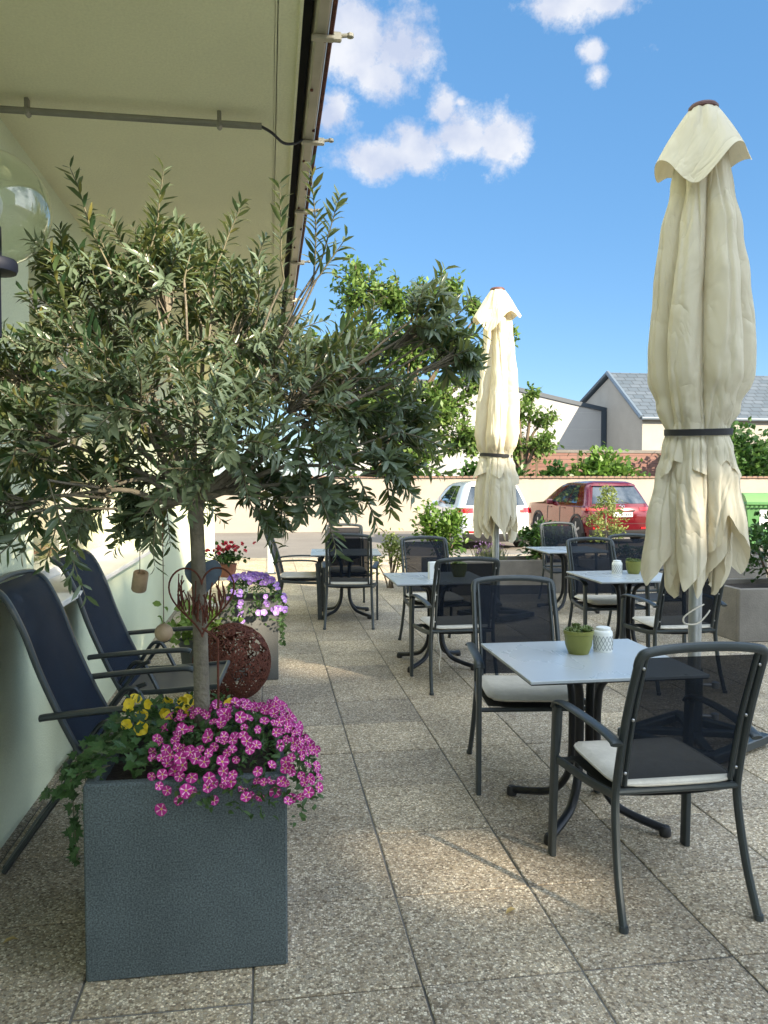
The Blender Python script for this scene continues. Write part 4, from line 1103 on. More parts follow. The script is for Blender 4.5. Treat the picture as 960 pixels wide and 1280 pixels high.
# ------------------------------------------------------------------ rusty filigree ball
fb = MB(); rs = random.Random(77); R = .262
base_ico = bmesh.new(); bmesh.ops.create_icosphere(base_ico, subdivisions=3, radius=1)
dirs = [v.co.normalized() for v in base_ico.verts]; base_ico.free()
dirs = [rvec(rs) for _ in range(760)]
for d in dirs:
    d = (d + rvec(rs) * .06).normalized(); u = d.orthogonal().normalized(); w = d.cross(u); a0 = rs.uniform(0, 6); r0 = rs.uniform(.016, .026)
    pts = []
    for k in range(13):
        a = a0 + k * .62; rr = r0 * (1 - k / 15); q = (d * R + (u * cos(a) + w * sin(a)) * rr * 1.35); pts.append(q.normalized() * (R - .004 * (k % 2)))
    fb.sweep(pts, [(-.0042, -.0022), (.0042, -.0022), (.0042, .0022), (-.0042, .0022)], d)
for k in range(70):
    d = rvec(rs); u = d.orthogonal().normalized(); pts = []
    for q in range(8): pts.append(((d + u * q * .07 + d.cross(u) * .05 * sin(q * .9 + k)).normalized()) * (R + .002))
    fb.sweep(pts, [(-.005, -.002), (.005, -.002), (.005, .002), (-.005, .002)], d)
o = fb.build('filigree_ball', M['rust'], None, loc=(-.255, 5.33, R + .005))
tag(o, 'rusty brown openwork metal ball on the paving by the tall grey planter', 'garden ornament')

# ------------------------------------------------------------------ tall grey planter with purple flowers
tp = thing('tall_planter', 'tall grey planter with purple flowers behind the rusty ball', 'planter', (-.15, 6.07, 0))
b = MB()
for s in (-1, 1):
    b.box((0, s * .2, .30), (.43, .03, .60), bev=.005); b.box((s * .2, 0, .2995), (.03, .374, .599), bev=.004)
b.build('pot', M['fibre2'], tp, smooth=0)
b = MB(); b.box((0, 0, .555), (.37, .37, .03)); b.build('soil', M['soil'], tp, smooth=0)
pp = thing('purple_petunia', 'purple petunias spilling over the tall grey planter', 'flowers', (-.15, 6.07, .57))
rs = random.Random(55); b = MB(); sp = []
def pmound():
    x, y = rs.uniform(-.16, .27), rs.uniform(-.32, .2); ov = max(0, -.19 - y) + max(0, x - .19)
    return V((x, y, .05 + .13 * max(0, 1 - (x / .3) ** 2) * max(0, 1 - (y / .34) ** 2) - ov * 1.1))
for k in range(620):
    p = pmound() - V((0, 0, rs.uniform(0, .05))); leaf(b, p, rvec(rs) + V((0, 0, .3)), rvec(rs) + V((0, 0, 1)), rs.uniform(.025, .045), .009, .2)
st = spline([(.2, -.19, .04), (.235, -.22, -.04), (.24, -.22, -.16), (.245, -.21, -.30)], 8)
for q in st:
    for _ in range(3): ivy_leaf(b, q + rvec(rs) * .015, rvec(rs), V((0, -1, .3)), .03)
b.build('foliage', M['petunia_leaf'], pp, smooth=180, fix=False)
for k in range(74):
    p = pmound() + V((0, -.01, .03)); sp.append((p, V((0, -.8, .5)) + rvec(rs) * .6))
for k in range(5): sp.append((V((-.06 + rs.uniform(-.02, .02), -.25, .03 - k * .035)), V((0, -1, .2)) + rvec(rs) * .3))
put_blossoms(pp, blossom_mesh('blossom', M['purple'], None, M['purple_eye'], .023, .1, 5, .3), sp, rs)

# lime leafed plant in a low grey pot, left of the tall planter
lp = thing('leafy_pot_plant', 'lime green leafy plant in a low pot left of the tall grey planter', 'plant', (-.52, 5.95, 0))
b = MB(); b.lathe([(.001, 0), (.12, 0), (.15, .26), (.16, .28), (.16, .31), (.14, .31), (.13, .28), (.001, .27)], 28); b.build('pot', M['fibre2'], lp)
b = MB(); rs = random.Random(60)
for k in range(330):
    p = V((rs.gauss(0, .12), rs.gauss(-.04, .1), .33 + abs(rs.gauss(0, .13)))); leaf(b, p, rvec(rs) + V((0, -.2, .1)), rvec(rs) + V((0, -.4, 1)), rs.uniform(.045, .075), rs.uniform(.016, .026), .2)
b.build('foliage', M['lime_leaf'], lp, smooth=180, fix=False)
# red geranium on a white stand
gp = thing('plant_stand', 'small white slatted stand behind the purple flowers', 'stand', (-.42, 8.0, 0))
b = MB()
for k in range(4): b.box((0, -.15 + k * .1, .52), (.40, .07, .018), bev=.003)
b.build('shelf', M['white_paint'], gp, smooth=0)
b = MB()
for k in range(4): b.box((0, -.12 + k * .08, .25), (.34, .05, .016), bev=.003)
b.build('shelf', M['white_paint'], gp, smooth=0)
for sx in (-1, 1):
    for sy in (-1, 1):
        b = MB(); b.box((sx * .185, sy * .16, .255), (.025, .025, .51), bev=.003); b.build('leg', M['white_paint'], gp, smooth=0)
ge = thing('geranium', 'red flowering geranium in a pot on the small white stand', 'flowers', (-.42, 7.98, .53))
b = MB(); b.lathe([(.001, 0), (.07, 0), (.095, .12), (.10, .13), (.09, .13), (.001, .12)], 24); b.build('pot', mat('terracotta', (.30, .12, .07), .8), ge)
b = MB(); rs = random.Random(61)
for k in range(200):
    p = V((rs.gauss(0, .08), rs.gauss(0, .08), .15 + abs(rs.gauss(0, .06)))); leaf(b, p, rvec(rs) + V((0, 0, .2)), V((0, 0, 1)) + rvec(rs) * .5, rs.uniform(.04, .06), rs.uniform(.018, .026), .1)
b.build('foliage', M['bush_leaf'], ge, smooth=180, fix=False)
fm = MB()
for k in range(12):
    a = rs.uniform(0, 6); u = V((cos(a), sin(a), 0)); leaf(fm, V((0, 0, 0)), rvec(rs) + V((0, 0, .3)), rvec(rs), .022, .01, .2)
fme = fm.build('blossom', M['red_petal'], ge, smooth=180, fix=False); fme.location = (0, -.05, .3)
sp = [(V((rs.gauss(0, .085), rs.gauss(-.02, .07), .25 + rs.random() * .09)), rvec(rs) + V((0, -.5, 1))) for _ in range(26)]
put_blossoms(ge, fme.data, sp, rs, 1., 1.5)

# ------------------------------------------------------------------ concrete troughs and shrubs at the terrace edge
def trough(label, cx, cy, lx, ly, h_, group, rz=0):
    t = thing('concrete_trough', label, 'planter', (cx, cy, 0), rz, group)
    b = MB(); w = .05
    for s in (-1, 1):
        b.box((0, s * (ly - w) / 2, h_ / 2), (lx, w, h_), bev=.008); b.box((s * (lx - w) / 2, 0, h_ / 2 - .0005), (w, ly - 2 * w + .012, h_ - .001), bev=.006)
    b.build('box', M['concrete'], t, smooth=0)
    b = MB(); b.box((0, 0, h_ - .07), (lx - 2 * w, ly - 2 * w, .04)); b.build('soil', M['soil'], t, smooth=0)
    return t
TG = 'grey concrete trough planters'
trough('grey concrete trough with green bushes under the far parasol', 3.32, 10.15, 2.5, .6, .45, TG)
trough('grey concrete trough with the yellowish little tree behind the right tables', 5.75, 10.15, 2.2, .6, .45, TG)
trough('large concrete trough at the right edge beside the near parasol', 5.45, 6.95, 2.3, .75, .50, TG)

def shrub(name, label, cat, loc, rad, n, ls, mt, seed, stems=7, group=None, lw=.32, gap=.0, nl=2):
    t = thing(name, label, cat, loc, 0, group); rs = random.Random(seed)
    b = MB(); sb = MB()
    ncl = max(5, n // 55); cl = []
    for k in range(ncl):
        d = rvec(rs); d.z = d.z * .9 + .25
        cl.append(V((d.x * rad[0] * rs.uniform(.35, .95), d.y * rad[1] * rs.uniform(.35, .95), rad[2] * (1 + d.z * rs.uniform(.3, .9)))))
    for k in range(n):
        c = cl[k % ncl]; p = c + V((rs.gauss(0, rad[0] * .2), rs.gauss(0, rad[1] * .2), rs.gauss(0, rad[2] * .2)))
        if p.z < .02: p.z = .02 + rs.random() * .1
        leaf(b, p, (p - V((0, 0, rad[2] * .6))).normalized() * .7 + rvec(rs) * .8, V((0, 0, 1)) + rvec(rs) * .5, ls * rs.uniform(.7, 1.25), ls * lw * rs.uniform(.7, 1.1), .18, nl)
    for k in range(min(stems, ncl)):
        sb.tube(spline([(rs.uniform(-.04, .04), rs.uniform(-.04, .04), -.04), cl[k] * .5 + rvec(rs) * .03, cl[k]], 4), .008 + ls * .04, 5)
    b.build('foliage', mt, t, smooth=180, fix=False); sb.build('stem', M['bark_dark'], t)
    return t
shrub('laurel_bush', 'bushy bright green laurel in front of the white car, left of the far parasol', 'bush', (2.30, 10.1, .38), (.34, .26, .40), 900, .085, M['bush_light'], 1)
shrub('laurel_bush', 'dark green bush right of the far parasol under the red car', 'bush', (3.72, 10.1, .38), (.36, .28, .27), 900, .08, M['bush_leaf'], 2)
shrub('flowering_bush', 'loose yellowish bush between the olive branches and the laurel', 'bush', (1.68, 10.7, .0), (.30, .25, .38), 420, .065, M['yellow_leaf'], 3)
shrub('low_shrub', 'low green shrub with pale tips in the trough in front of the red car', 'bush', (5.45, 10.1, .38), (.42, .24, .17), 520, .075, M['bush_light'], 4)
shrub('dark_bush', 'dark leafy bush in the large trough at the right edge', 'bush', (4.95, 6.95, .42), (.36, .34, .34), 950, .07, M['bush_leaf'], 5)
shrub('dark_bush', 'second dark bush at the right end of the large trough', 'bush', (5.75, 7.05, .42), (.45, .34, .36), 800, .07, M['bush_leaf'], 6)
shrub('red_flower_bush', 'small reddish flowering plant under the near parasol beside the car bumper', 'bush', (4.90, 10.05, .40), (.2, .2, .12), 260, .05, M['bush_leaf'], 8)
# lavender
lv = thing('lavender', 'grey lavender with mauve spikes below the far parasol cloth', 'plant', (2.92, 10.05, .38)); rs = random.Random(15); b = MB(); hb = MB()
for k in range(240):
    a = rs.uniform(0, 6.28); tl = rs.uniform(.05, .55); d = V((cos(a) * tl, sin(a) * tl, 1)).normalized(); p = V((rs.uniform(-.18, .18), rs.uniform(-.15, .15), 0)); L_ = rs.uniform(.14, .30)
    leaf(b, p, d, V((cos(a + 1), sin(a + 1), .2)), L_, .006, .05)
    if k % 3 == 0:
        for q in range(4): leaf(hb, p + d * (L_ + .005 * q), d + rvec(rs) * .5, rvec(rs), .025, .006, .1, 1)
b.build('foliage', M['grey_leaf'], lv, smooth=180, fix=False); tag(hb.build('flower_spikes', M['lav'], lv, smooth=180, fix=False), kind='stuff')
# small yellowish tree in the trough
def small_tree():
    t = thing('potted_tree', 'slender little tree with yellowish leaves standing before the red car', 'tree', (4.62, 10.12, .40)); rs = random.Random(23); b = MB(); sb = MB()
    sb.tube(spline([(.02, 0, 0), (.0, .01, .2), (-.03, 0, .42), (-.02, 0, .7)], 5), .014, 7); sb.build('trunk', M['bark'], t, smooth=180)
    for k in range(95):
        z = rs.uniform(.26, 1.0); rr = .30 * max(.12, 1 - abs(z - .50) / .62) * rs.uniform(.3, 1); a = rs.uniform(0, 6.28); c = V((cos(a) * rr - .02, sin(a) * rr, z))
        for q in range(13): leaf(b, c + rvec(rs) * rs.uniform(.0, .07), rvec(rs) + V((0, 0, .2)), rvec(rs) + V((0, 0, .5)), rs.uniform(.035, .055), .011, .15)
    b.build('crown', M['yellow_leaf'], t, smooth=180, fix=False)
small_tree()

# ------------------------------------------------------------------ garden wall
GY = 25.5
gw = thing('garden_wall', 'long cream rendered wall with brown tile coping behind the parked cars', 'wall', (0, GY, -.172))
b = MB(); b.box((6, 0, .88), (40, .24, 1.76)); b.build('wall', M['garden_wall'], gw, smooth=0)
b = MB(); rs = random.Random(2)
k = -14.0
while k < 26:
    b.prism([(k, 1.765), (k + .2, 1.765), (k + .2, 1.80), (k + .15, 1.835), (k + .05, 1.835), (k, 1.80)], 'y', -.19 + rs.uniform(-.01, .01), .19); k += .215
b.build('coping', mat('coping_tiles', (.16, .10, .075), .85, 0, .3, 4), gw, smooth=0)
# downpipe-like grey post by the wall
ps = thing('grey_post', 'slim blue grey post before the cream wall behind the sideways chair', 'post', (.02, 12.6, 0))
b = MB(); b.box((0, 0, .8), (.10, .07, 1.6), bev=.008); b.build('shaft', mat('post_paint', (.34, .38, .42), .5), ps, smooth=0)
b = MB(); b.box((0, 0, .012), (.18, .14, .022), bev=.004); b.build('foot_plate', M['frame'], ps, smooth=0)

# ------------------------------------------------------------------ cars
class Car:
    """body as stacked plan loops; rear at y=0, front towards +y"""
    def __init__(s, levels): s.lv = levels         # (z, half width, y rear, y front, corner radius, rear bulge)
    def at(s, z):
        L_ = s.lv
        if z <= L_[0][0]: return L_[0][1:]
        for a, c in zip(L_, L_[1:]):
            if z <= c[0]:
                t = (z - a[0]) / (c[0] - a[0]); return tuple(p + (q - p) * t for p, q in zip(a[1:], c[1:]))
        return L_[-1][1:]
    def rear(s, a, z, off=0.):
        w, yr, yf, r, bu = s.at(z)
        x = a * w; e = abs(a)
        y = yr + bu * a * a + (r * (1 - sqrt(max(0, 1 - ((e - (1 - r / w)) / (r / w)) ** 2))) if e > 1 - r / w else 0)
        return V((x, y - off, z))
    def side(s, sg, f, z, off=0.):
        w, yr, yf, r, bu = s.at(z)
        y0_ = yr + bu + r * .6; y1_ = yf - r * .6
        return V((sg * (w + off - .05 * w * (max(0, f - .72) / .28) ** 2), y0_ + f * (y1_ - y0_), z))
    def loop(s, z):
        out = [s.rear(-1 + 2 * k / 20, z) for k in range(21)]
        out[0].x *= 1; 
        out += [s.side(1, k / 16, z) for k in range(1, 17)]
        w, yr, yf, r, bu = s.at(z)
        out += [V((w * .95 * cos(pi * k / 10) , yf - r * .6 + r * .6 * sin(pi * k / 10), z)) for k in range(1, 10)]
        out += [s.side(-1, k / 16, z) for k in range(16, 0, -1)]
        return out
    def body(s, b, zs):
        rings = [[b.vert(p) for p in s.loop(z)] for z in zs]; n = len(rings[0])
        for A, B_ in zip(rings, rings[1:]):
            for j in range(n): b.face((A[j], A[(j + 1) % n], B_[(j + 1) % n], B_[j]))
        b.face(rings[0][::-1]); b.face(rings[-1])
    def rear_patch(s, b, a0, a1, z0, z1, off=.006, nu=10, nv=6, taper=0.):
        def fn(i, j):
            z = z0 + (z1 - z0) * j / (nv - 1); m_ = (a0 + a1) / 2; k = 1 - taper * j / (nv - 1)
            return s.rear(m_ + ((a0 + (a1 - a0) * i / (nu - 1)) - m_) * k, z, off)
        b.grid(fn, nu, nv)
    def side_patch(s, b, sg, f0, f1, z0, z1, off=.006, nu=8, nv=5, slant0=0., slant1=0.):
        def fn(i, j):
            t = j / (nv - 1); z = z0 + (z1 - z0) * t; a, c = f0 + slant0 * t, f1 + slant1 * t
            return s.side(sg, a + (c - a) * i / (nu - 1), z, off)
        b.grid(fn, nu, nv)
def wheel(t, x, y, R_w, sg, arch):
    b = MB(); i0 = len(b.v); b.lathe([(R_w * .62, -.10), (R_w * .93, -.10), (R_w, -.07), (R_w, .07), (R_w * .93, .10), (R_w * .62, .10)], 28)
    for i in range(i0, len(b.v)): p = b.v[i]; b.v[i] = (p[2] * sg + x, p[0] + y, p[1] + R_w)
    w_ = b.build('wheel', M['tyre'], t)
    b = MB()
    for k in range(5):
        a = 2 * pi * k / 5 + .3; c = (x + sg * .098, y + cos(a) * R_w * .33, R_w + sin(a) * R_w * .33); b.box(c, (.016, R_w * .62, R_w * .17), rot=(a, 0, 0))
    b.disc((x + sg * .085, y, R_w), R_w * .64, 'x', 24, .02); b.disc((x + sg * .10, y, R_w), R_w * .14, 'x', 12, .03)
    b.build('rim', M['rim'], w_, smooth=0)
    b = MB(); n = 20; ro, ri = arch, R_w * 1.03
    o_, q_ = [], []
    for k in range(n + 1):
        a = -.12 + (pi + .24) * k / n
        for lst, r_ in ((o_, ro), (q_, ri)): lst.append((b.vert((x + sg * .105, y + r_ * cos(a), R_w + r_ * sin(a))), b.vert((x - sg * .10, y + r_ * cos(a), R_w + r_ * sin(a)))))
    for k in range(n):
        b.face((o_[k][0], o_[k + 1][0], q_[k + 1][0], q_[k][0])); b.face((o_[k][0], o_[k][1], o_[k + 1][1], o_[k + 1][0])); b.face((q_[k][0], q_[k + 1][0], q_[k + 1][1], q_[k][1]))
    b.build('wheel_arch', M['plastic'], t)
def make_car(name, label, cat, loc, rz, lv, zs, paint, suv, tail_fn, belt, glasstop, plate_z, wheel_r=.36):
    t = thing(name, label, cat, loc, rz, 'cars parked facing the cream wall'); c = Car(lv); Wd = lv[3][1]
    b = MB(); c.body(b, zs); b.build('body', paint, t, smooth=50)
    b = MB(); c.rear_patch(b, -.86, .86, belt + .03, glasstop, .008, 14, 6, .06); b.build('rear_window', M['glass_dark'], t, smooth=180)
    b = MB(); c.rear_patch(b, -.9, .9, glasstop + .01, glasstop + .06, .05, 12, 3); b.build('roof_spoiler', paint, t, smooth=180)
    for sg in (-1, 1):
        b = MB(); c.side_patch(b, sg, .17, .37, belt + .03, glasstop + .02, .006, slant0=.04); b.build('side_window', M['glass_dark'], t, smooth=180)
        b = MB(); c.side_patch(b, sg, .39, .78, belt + .03, glasstop + .02, .006, slant1=-.10); b.build('side_window', M['glass_dark'], t, smooth=180)
        for f in (.33, .56):
            b = MB(); p = c.side(sg, f, belt - .12, .012); b.box(p, (.03, .19, .025), bev=.006); b.build('door_handle', paint, t, smooth=0)
        b = MB(); p = c.side(sg, .72, belt + .03, .11); b.box(p, (.20, .11, .15), bev=.04); b.build('mirror', paint, t)
        tl = MB(); tail_fn(c, tl, sg); ln = tl.build('tail_light', M['tail'], t, smooth=180)
        b = MB()
        if sg: c.side_patch(b, sg, .0, 1., .19, .30, .008, nu=20); b.build('sill_cladding', M['plastic'], t)
        for yy in (.78, .78 + 2.68): wheel(t, sg * (Wd - .085), yy, wheel_r, sg, wheel_r * 1.22)
    for sg in (-1, 1):
        for f in (.155, .385, .60):
            b = MB(); c.side_patch(b, sg, f, f + .003, .36, belt, .004, 2, 8, .0, .012); b.build('door_seam', M['plastic'], t)
    b = MB(); c.rear_patch(b, -.80, .80, .56, .568, .005, 14, 2); b.build('tailgate_seam', M['plastic'], t)
    b = MB(); c.rear_patch(b, -.93, .93, .20, .40, .012, 16, 4); b.build('rear_bumper', M['plastic'], t, smooth=180)
    for sg in (-1, 1):
        b = MB(); c.rear_patch(b, sg * .72 - .12, sg * .72 + .12, .42, .47, .014, 4, 2); b.build('reflector', M['tail'], t)
    b = MB(); p = c.rear(0, plate_z, .02); b.box(p, (.53, .014, .118), bev=.003); pt = b.build('number_plate', M['plate'], t, smooth=0)
    # blurred plate characters: dark strokes
    b = MB(); x = -.21
    for wch in (.05, .0, .035, .04, .0, .035, .045, .04, .035):
        if wch: b.box((p.x + x + wch / 2, p.y - .009, p.z), (wch * .8, .003, .07)); 
        x += (wch or .025) + .012
    b.build('characters', M['ink'], pt, smooth=0)
    b = MB(); b.box(c.rear(0, plate_z + .10, .015), (.7, .03, .04), bev=.01); b.build('plate_trim', M['plastic'], t, smooth=0)
    b = MB(); q = c.rear(0, plate_z + .215, .018)
    b.tube([(q.x + .065 * cos(2 * pi * k / 24), q.y, q.z + .05 * sin(2 * pi * k / 24)) for k in range(24)], .008, 6, closed=True)
    b.tube(spline([(q.x - .06, q.y, q.z + .012), (q.x - .02, q.y, q.z + .015), (q.x, q.y, q.z - .025), (q.x + .02, q.y, q.z + .015), (q.x + .06, q.y, q.z + .012)], 4), .006, 6); b.build('emblem', M['chrome'], t)
    b = MB(); q = c.rear(.25, glasstop - .30 if False else belt + .05, .02); b.tube([q, q + V((-.32, -.005, .06))], .007, 6); b.build('wiper', M['plastic'], t)
    return t
LS = 4.55
lv_suv = [(.20, .84, .16, LS - .2, .2, .10), (.34, .905, .05, LS - .06, .2, .11), (.55, .925, .02, LS, .2, .12), (.80, .925, .0, LS - .03, .2, .13), (1.0, .915, .05, LS - .12, .2, .14), (1.06, .885, .09, LS - 1.15, .18, .13),
          (1.25, .82, .24, LS - 1.55, .16, .12), (1.45, .745, .42, LS - 1.95, .14, .10), (1.55, .70, .50, LS - 2.2, .13, .10), (1.61, .64, .56, LS - 2.4, .13, .09), (1.655, .52, .70, LS - 2.7, .12, .05), (1.67, .30, 1.0, LS - 3.0, .1, .02)]
zs_suv = [.2, .26, .34, .45, .55, .68, .80, .90, 1.0, 1.03, 1.06, 1.15, 1.25, 1.35, 1.45, 1.5, 1.55, 1.58, 1.61, 1.635, 1.655, 1.665, 1.67]
def tail_red(c, tl, sg):
    c.rear_patch(tl, sg * .76 - .22, sg * .76 + .22, .90, .985, .012, 8, 3); c.side_patch(tl, sg, -.02, .045, .90, .97, .010, 5, 3)
def tail_white(c, tl, sg):
    c.rear_patch(tl, sg * .82 - .17, sg * .82 + .17, .90, 1.02, .012, 8, 4); c.side_patch(tl, sg, -.02, .05, .88, 1.02, .010, 5, 3)
def fwd(px, d):
    r = pix_dir(px, 601); t = d / (r.dot(F_)); return (r.x * t, r.y * t)
rx, ry = fwd(779, 20.0)
make_car('parked_car', 'red SUV parked by the cream wall right of the far parasol', 'car', (rx, ry, -.172), radians(2), lv_suv, zs_suv, M['red_paint'], True, tail_red, 1.05, 1.53, .80)
wx, wy = fwd(622, 18.6)
lv_w = [(a, b_ * .985, c_ * .6, d_ - .1, e_, f_ * .8) for a, b_, c_, d_, e_, f_ in lv_suv]
make_car('parked_car', 'white car with red tail lights mostly hidden behind the far parasol', 'car', (wx, wy, -.172), radians(1), lv_w, zs_suv, M['white_car'], True, tail_white, 1.05, 1.53, .74)

# ------------------------------------------------------------------ green waste container at the right edge
dx, dy = fwd(968, 17.5)
dm = thing('waste_container', 'green wheeled waste container with white notice at the right edge', 'waste container', (dx, dy, -.172), radians(-18))
b = MB(); b.prism([(-.62, .28), (.62, .28), (.70, 1.12), (-.70, 1.12)], 'y', -.45, .45); b.build('bin_body', M['bin_green'], dm, smooth=0)
b = MB(); b.box((0, 0, 1.16), (1.46, 1.0, .07), bev=.02); 
for k in range(16): b.box((-.70 + k * .093, -.50, 1.10), (.05, .03, .04))
b.build('rim', M['bin_green'], dm, smooth=0)
b = MB(); b.grid(lambda i, j: (-.70 + 1.4 * i / 8, -.47 + .94 * j / 8, 1.20 + .20 * sin(pi * j / 8) ** .8), 9, 9); b.prism([(-.47, 1.2), (.47, 1.2), (.3, 1.33), (0, 1.395), (-.3, 1.33)], 'x', -.70, .70); b.build('lid', mat('bin_lid_green', (.12, .24, .08), .5, 0, .1, 4), dm, smooth=40)
b = MB(); b.box((-.12, -.456, .82), (.62, .008, .42)); nt_ = b.build('notice', M['plate'], dm, smooth=0)
for sx in (-1, 1):
    for sy in (-1, 1):
        b = MB(); b.disc((sx * .5, sy * .33, .09), .09, 'x', 16, .04); b.box((sx * .5, sy * .33, .21), (.06, .1, .14)); b.build('wheel', M['tyre'], dm, smooth=30)

# ------------------------------------------------------------------ houses behind the wall
hs = thing('gable_house', 'white gabled house with grey slate roof beyond the garden wall', 'house', (0, 0, 0))
HX, HY1, HYA, HY2 = 20.2, 40., 44.1, 48.; ZE, ZA, ZB = 5.05, 7.85, 6.55
b = MB(); b.prism([(HY1, -.2), (HY2, -.2), (HY2, ZB - .12), (HYA, ZA - .12), (HY1, ZE - .1)], 'x', HX, HX + 20); b.build('wall', M['house_wall'], hs, smooth=0)
b = MB()
sl = sqrt((HYA - HY1) ** 2 + (ZA - ZE) ** 2)
def roofplane(y0_, z0_, y1_, z1_, th):
    n_ = V((0, -(z1_ - z0_), (y1_ - y0_))).normalized() * th
    A = [V((x, y, z)) for x in (HX - .18, HX + 20.2) for y, z in ((y0_, z0_), (y1_, z1_))]
    lo = [A[0], A[2], A[3], A[1]]; hi = [p + n_ for p in lo]
    I = [b.vert(p) for p in lo]; J = [b.vert(p) for p in hi]
    b.face(I[::-1]); b.face(J)
    for k in range(4): b.face((I[k], I[(k + 1) % 4], J[(k + 1) % 4], J[k]))
roofplane(HY1 - .25, ZE - .17, HYA + .02, ZA, .12)
rf = b.build('roof', M['slate'], hs, smooth=0)
b = MB(); roofplane(HYA + .03, ZA, HY2 + .2, ZB - .06, .12); b.build('rear_roof', M['roofing'], hs, smooth=0)
b = MB(); b.tube([(HX - .19, HY1 - .26, ZE - .11), (HX - .19, HYA, ZA + .1)], .14, 6); b.tube([(HX - .19, HYA, ZA + .1), (HX - .19, HY2 + .2, ZB)], .10, 6); b.tube([(HX - .2, HY1 - .32, ZE - .16), (HX + 20, HY1 - .32, ZE - .16)], .09, 8)
b.build('verge_trim', M['roofing'], hs)
b = MB(); b.tube(spline([(26.6, 41.0, 5.7), (26.6, 41.0, 6.9)], 3), .09, 8); b.tube([(26.6, 41.0, 6.0), (25.9, 41.0, 6.0)], .07, 6); b.build('vent_pipe', M['frame_dark'], hs)
wb_ = thing('white_building', 'low white building with dark edged sloping roof line left of the gabled house', 'building', (0, 0, 0))
b = MB(); b.prism([(4.0, -.2), (HX - .01, -.2), (HX - .01, 5.75), (14.0, 7.0), (4.0, 7.4)], 'y', 44.6, 47.6); b.build('wall', M['white_wall'], wb_, smooth=0)
b = MB()
for (p, q) in (((17.6, 6.30), (HX - .02, 5.78)), ((4.0, 7.46), (14.0, 7.06)), ((14.0, 7.06), (17.6, 6.30))): b.sweep([(p[0], 44.58, p[1]), (q[0], 44.58, q[1])], [(-.07, -.12), (.07, -.12), (.07, .12), (-.07, .12)])
b.box((HX - .18, 44.53, 2.75), (.30, .1, 5.9)); b.build('dark_frame', mat('anthracite_trim', (.022, .035, .05), .5), wb_, smooth=0)
b = MB()
for zz in (2.6, 3.6, 4.6, 5.6): b.box((12.1, 44.594, zz), (15.8, .008, .02))
b.build('panel_joints', mat('panel_joint', (.36, .36, .35), .8), wb_, smooth=0)
bf = thing('board_fence', 'red brown boarded fence between the garden wall and the houses', 'fence', (0, 31, -.17))
b = MB(); b.box((15.5, 0, 1.42), (13, .08, 2.84)); b.build('boards', M['board'], bf, smooth=0)
b = MB(); b.box((15.5, 0, 2.90), (13.1, .14, .12)); 
b.build('top_rail', mat('fence_cap', (.12, .11, .10), .8), bf, smooth=0)
for k in range(8):
    b = MB(); b.box((9.2 + k * 1.8, .02, 1.46), (.1, .13, 2.92)); b.build('post', M['bark_dark'], bf, smooth=0)

# shrubs behind the wall
def big(name, label, x, y, z, rad, n, ls, mt, seed): shrub(name, label, 'bush', (x, y, z), rad, n, ls, mt, seed, 6, 'shrubs behind the garden wall', .42, nl=1)
big('hedge_shrub', 'bright feathery green shrub above the wall between red car and near parasol', 12.6, 28.0, -.17, (1.35, 1.0, 1.25), 5200, .24, M['bush_light'], 51)
big('hedge_shrub', 'dull green shrub above the wall behind the far parasol, by the tree', 8.4, 28.0, -.17, (1.5, .9, 1.12), 4200, .24, M['bush_leaf'], 52)
big('hedge_shrub', 'small dark shrub above the wall behind the red car roof', 10.4, 27.6, -.17, (.8, .7, 1.05), 2200, .22, M['bush_leaf'], 53)
big('hedge_shrub', 'tall dense bush above the wall at the right edge behind the container', 18.6, 29.0, -.17, (2.0, 1.2, 1.75), 6000, .25, M['bush_leaf'], 54)
big('hedge_shrub', 'low green shrub above the wall under the big leafy tree', 4.9, 28.4, -.17, (2.2, .9, 1.02), 4200, .24, M['bush_light'], 55)

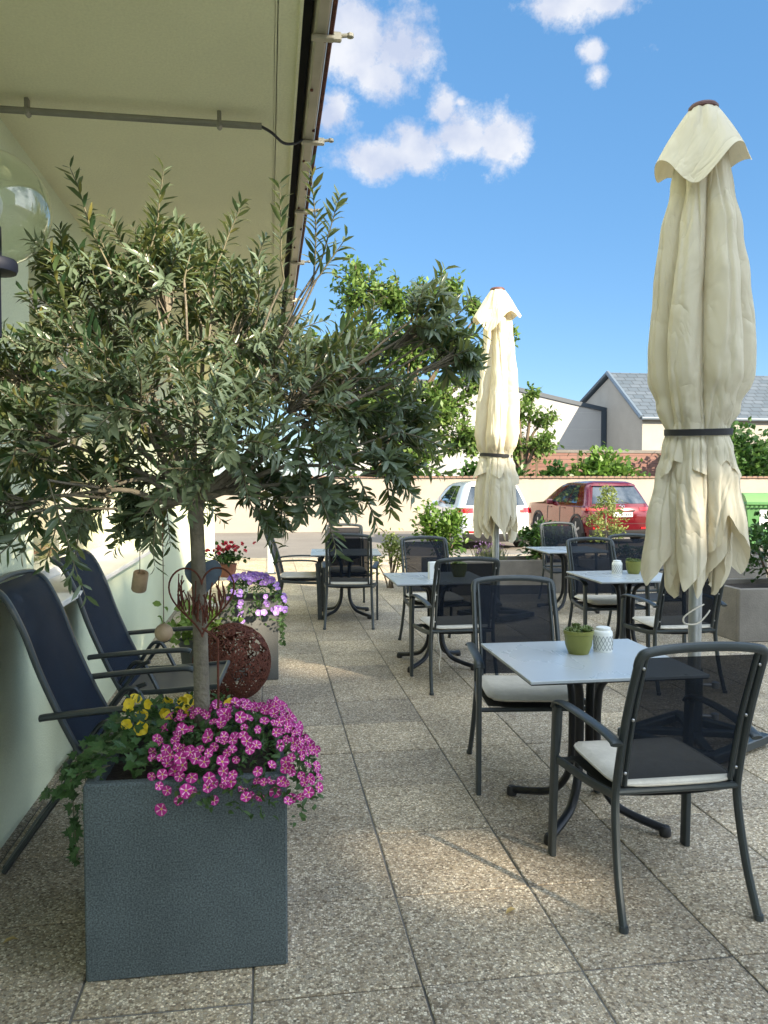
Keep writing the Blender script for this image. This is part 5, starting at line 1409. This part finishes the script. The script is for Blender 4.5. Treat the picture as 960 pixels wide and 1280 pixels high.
# ------------------------------------------------------------------ trees beyond the wall
def bigtree(label, x, y, trunk_h, blobs, nleaf, ls, seed):
    t = thing('leafy_tree', label, 'tree', (x, y, -.17), 0, 'trees beyond the garden wall'); rs = random.Random(seed); tb_ = MB(); lb_ = MB()
    tb_.tube(spline([(0, 0, -.1), (.05, 0, trunk_h * .5), (0, .05, trunk_h)], 4), .13, 9, radii=None)
    tot = sum(r[3] ** 2 for r in blobs)
    for (bx, by, bz, br, sq) in blobs:
        c = V((bx, by, bz)); pts = spline([(0, 0, trunk_h * .8), V((0, 0, trunk_h)).lerp(c, .5) + rvec(rs) * .25, c], 5); tb_.tube(pts, .07, 6, radii=[.09 - .06 * k / (len(pts) - 1) for k in range(len(pts))], cap=False)
        nn_ = int(nleaf * br ** 2 / tot); ntw = max(6, nn_ // 26)
        for k in range(ntw):
            d = rvec(rs); d.z = d.z * .85 + .1; e = c + V((d.x * br, d.y * br, d.z * br * sq)) * rs.uniform(.35, 1.05); s0 = c.lerp(e, .3)
            tb_.tube([s0, s0.lerp(e, .6) + rvec(rs) * .08, e], .016, 4, cap=False)
            for q in range(26):
                f = rs.uniform(.25, 1.1); p = s0.lerp(e, f) + rvec(rs) * rs.uniform(.02, .22)
                leaf(lb_, p, rvec(rs) + V((0, 0, -.15)), V((0, 0, 1)) + rvec(rs) * .8, ls * rs.uniform(.7, 1.3), ls * .26 * rs.uniform(.8, 1.2), .2, 1)
    tb_.build('trunk', M['bark_dark'], t, smooth=180); lb_.build('crown', M['tree_leaf'], t, smooth=180, fix=False)
bigtree('large airy light green tree beyond the wall behind the olive', 4.4, 29.0, 2.6,
        [(-1.6, 0, 4.6, 1.5, 1.), (.2, 0, 4.2, 1.7, 1.), (1.9, -.2, 4.4, 1.5, 1.), (-.9, .2, 6.6, 1.5, 1.), (.9, 0, 6.5, 1.5, 1.), (2.5, .2, 6.8, 1.2, 1.), (-1.0, 0, 8.7, 1.25, 1.1), (.6, 0, 8.3, 1.1, 1.), (2.2, 0, 8.7, .85, 1.2), (3.7, 0, 8.2, .85, .9), (3.6, 0, 5.6, 1.2, 1.), (4.6, 0, 7.2, .6, .9), (-2.6, 0, 6.2, 1.0, 1.), (-1.9, .1, 2.9, 1.2, .9), (1.2, 0, 2.8, 1.2, .9), (3.1, 0, 3.2, 1.2, .9)], 21000, .25, 71)
bigtree('narrow sparse tree beyond the wall right of the far parasol', 9.9, 29.5, 2.2,
        [(-.5, 0, 3.0, .95, 1.), (.6, 0, 3.1, .85, 1.), (.9, 0, 4.1, .62, 1.), (-.2, 0, 4.3, .85, 1.1), (-1.0, 0, 5.4, .7, 1.), (.4, 0, 5.0, .5, 1.), (-1.0, 0, 7.3, .6, .9), (-.9, 0, 8.2, .4, .8), (-1.2, 0, 6.4, .5, 1.)], 3600, .22, 72)

# fallen leaves
rs = random.Random(4)
for (x, y, lb) in ((.80, 2.53, 'curled yellow leaf on the paving left of the nearest chair leg'), (-.86, 2.60, 'fallen leaf on the paving left of the slate cube planter')):
    b = MB(); leaf(b, V((0, 0, .006)), V((1, .35, .1)), V((0, 0, 1)), .05, .012, .3); tag(b.build('dry_leaf', M['dry'], loc=(x, y, 0), smooth=180, fix=False), lb, 'leaf')
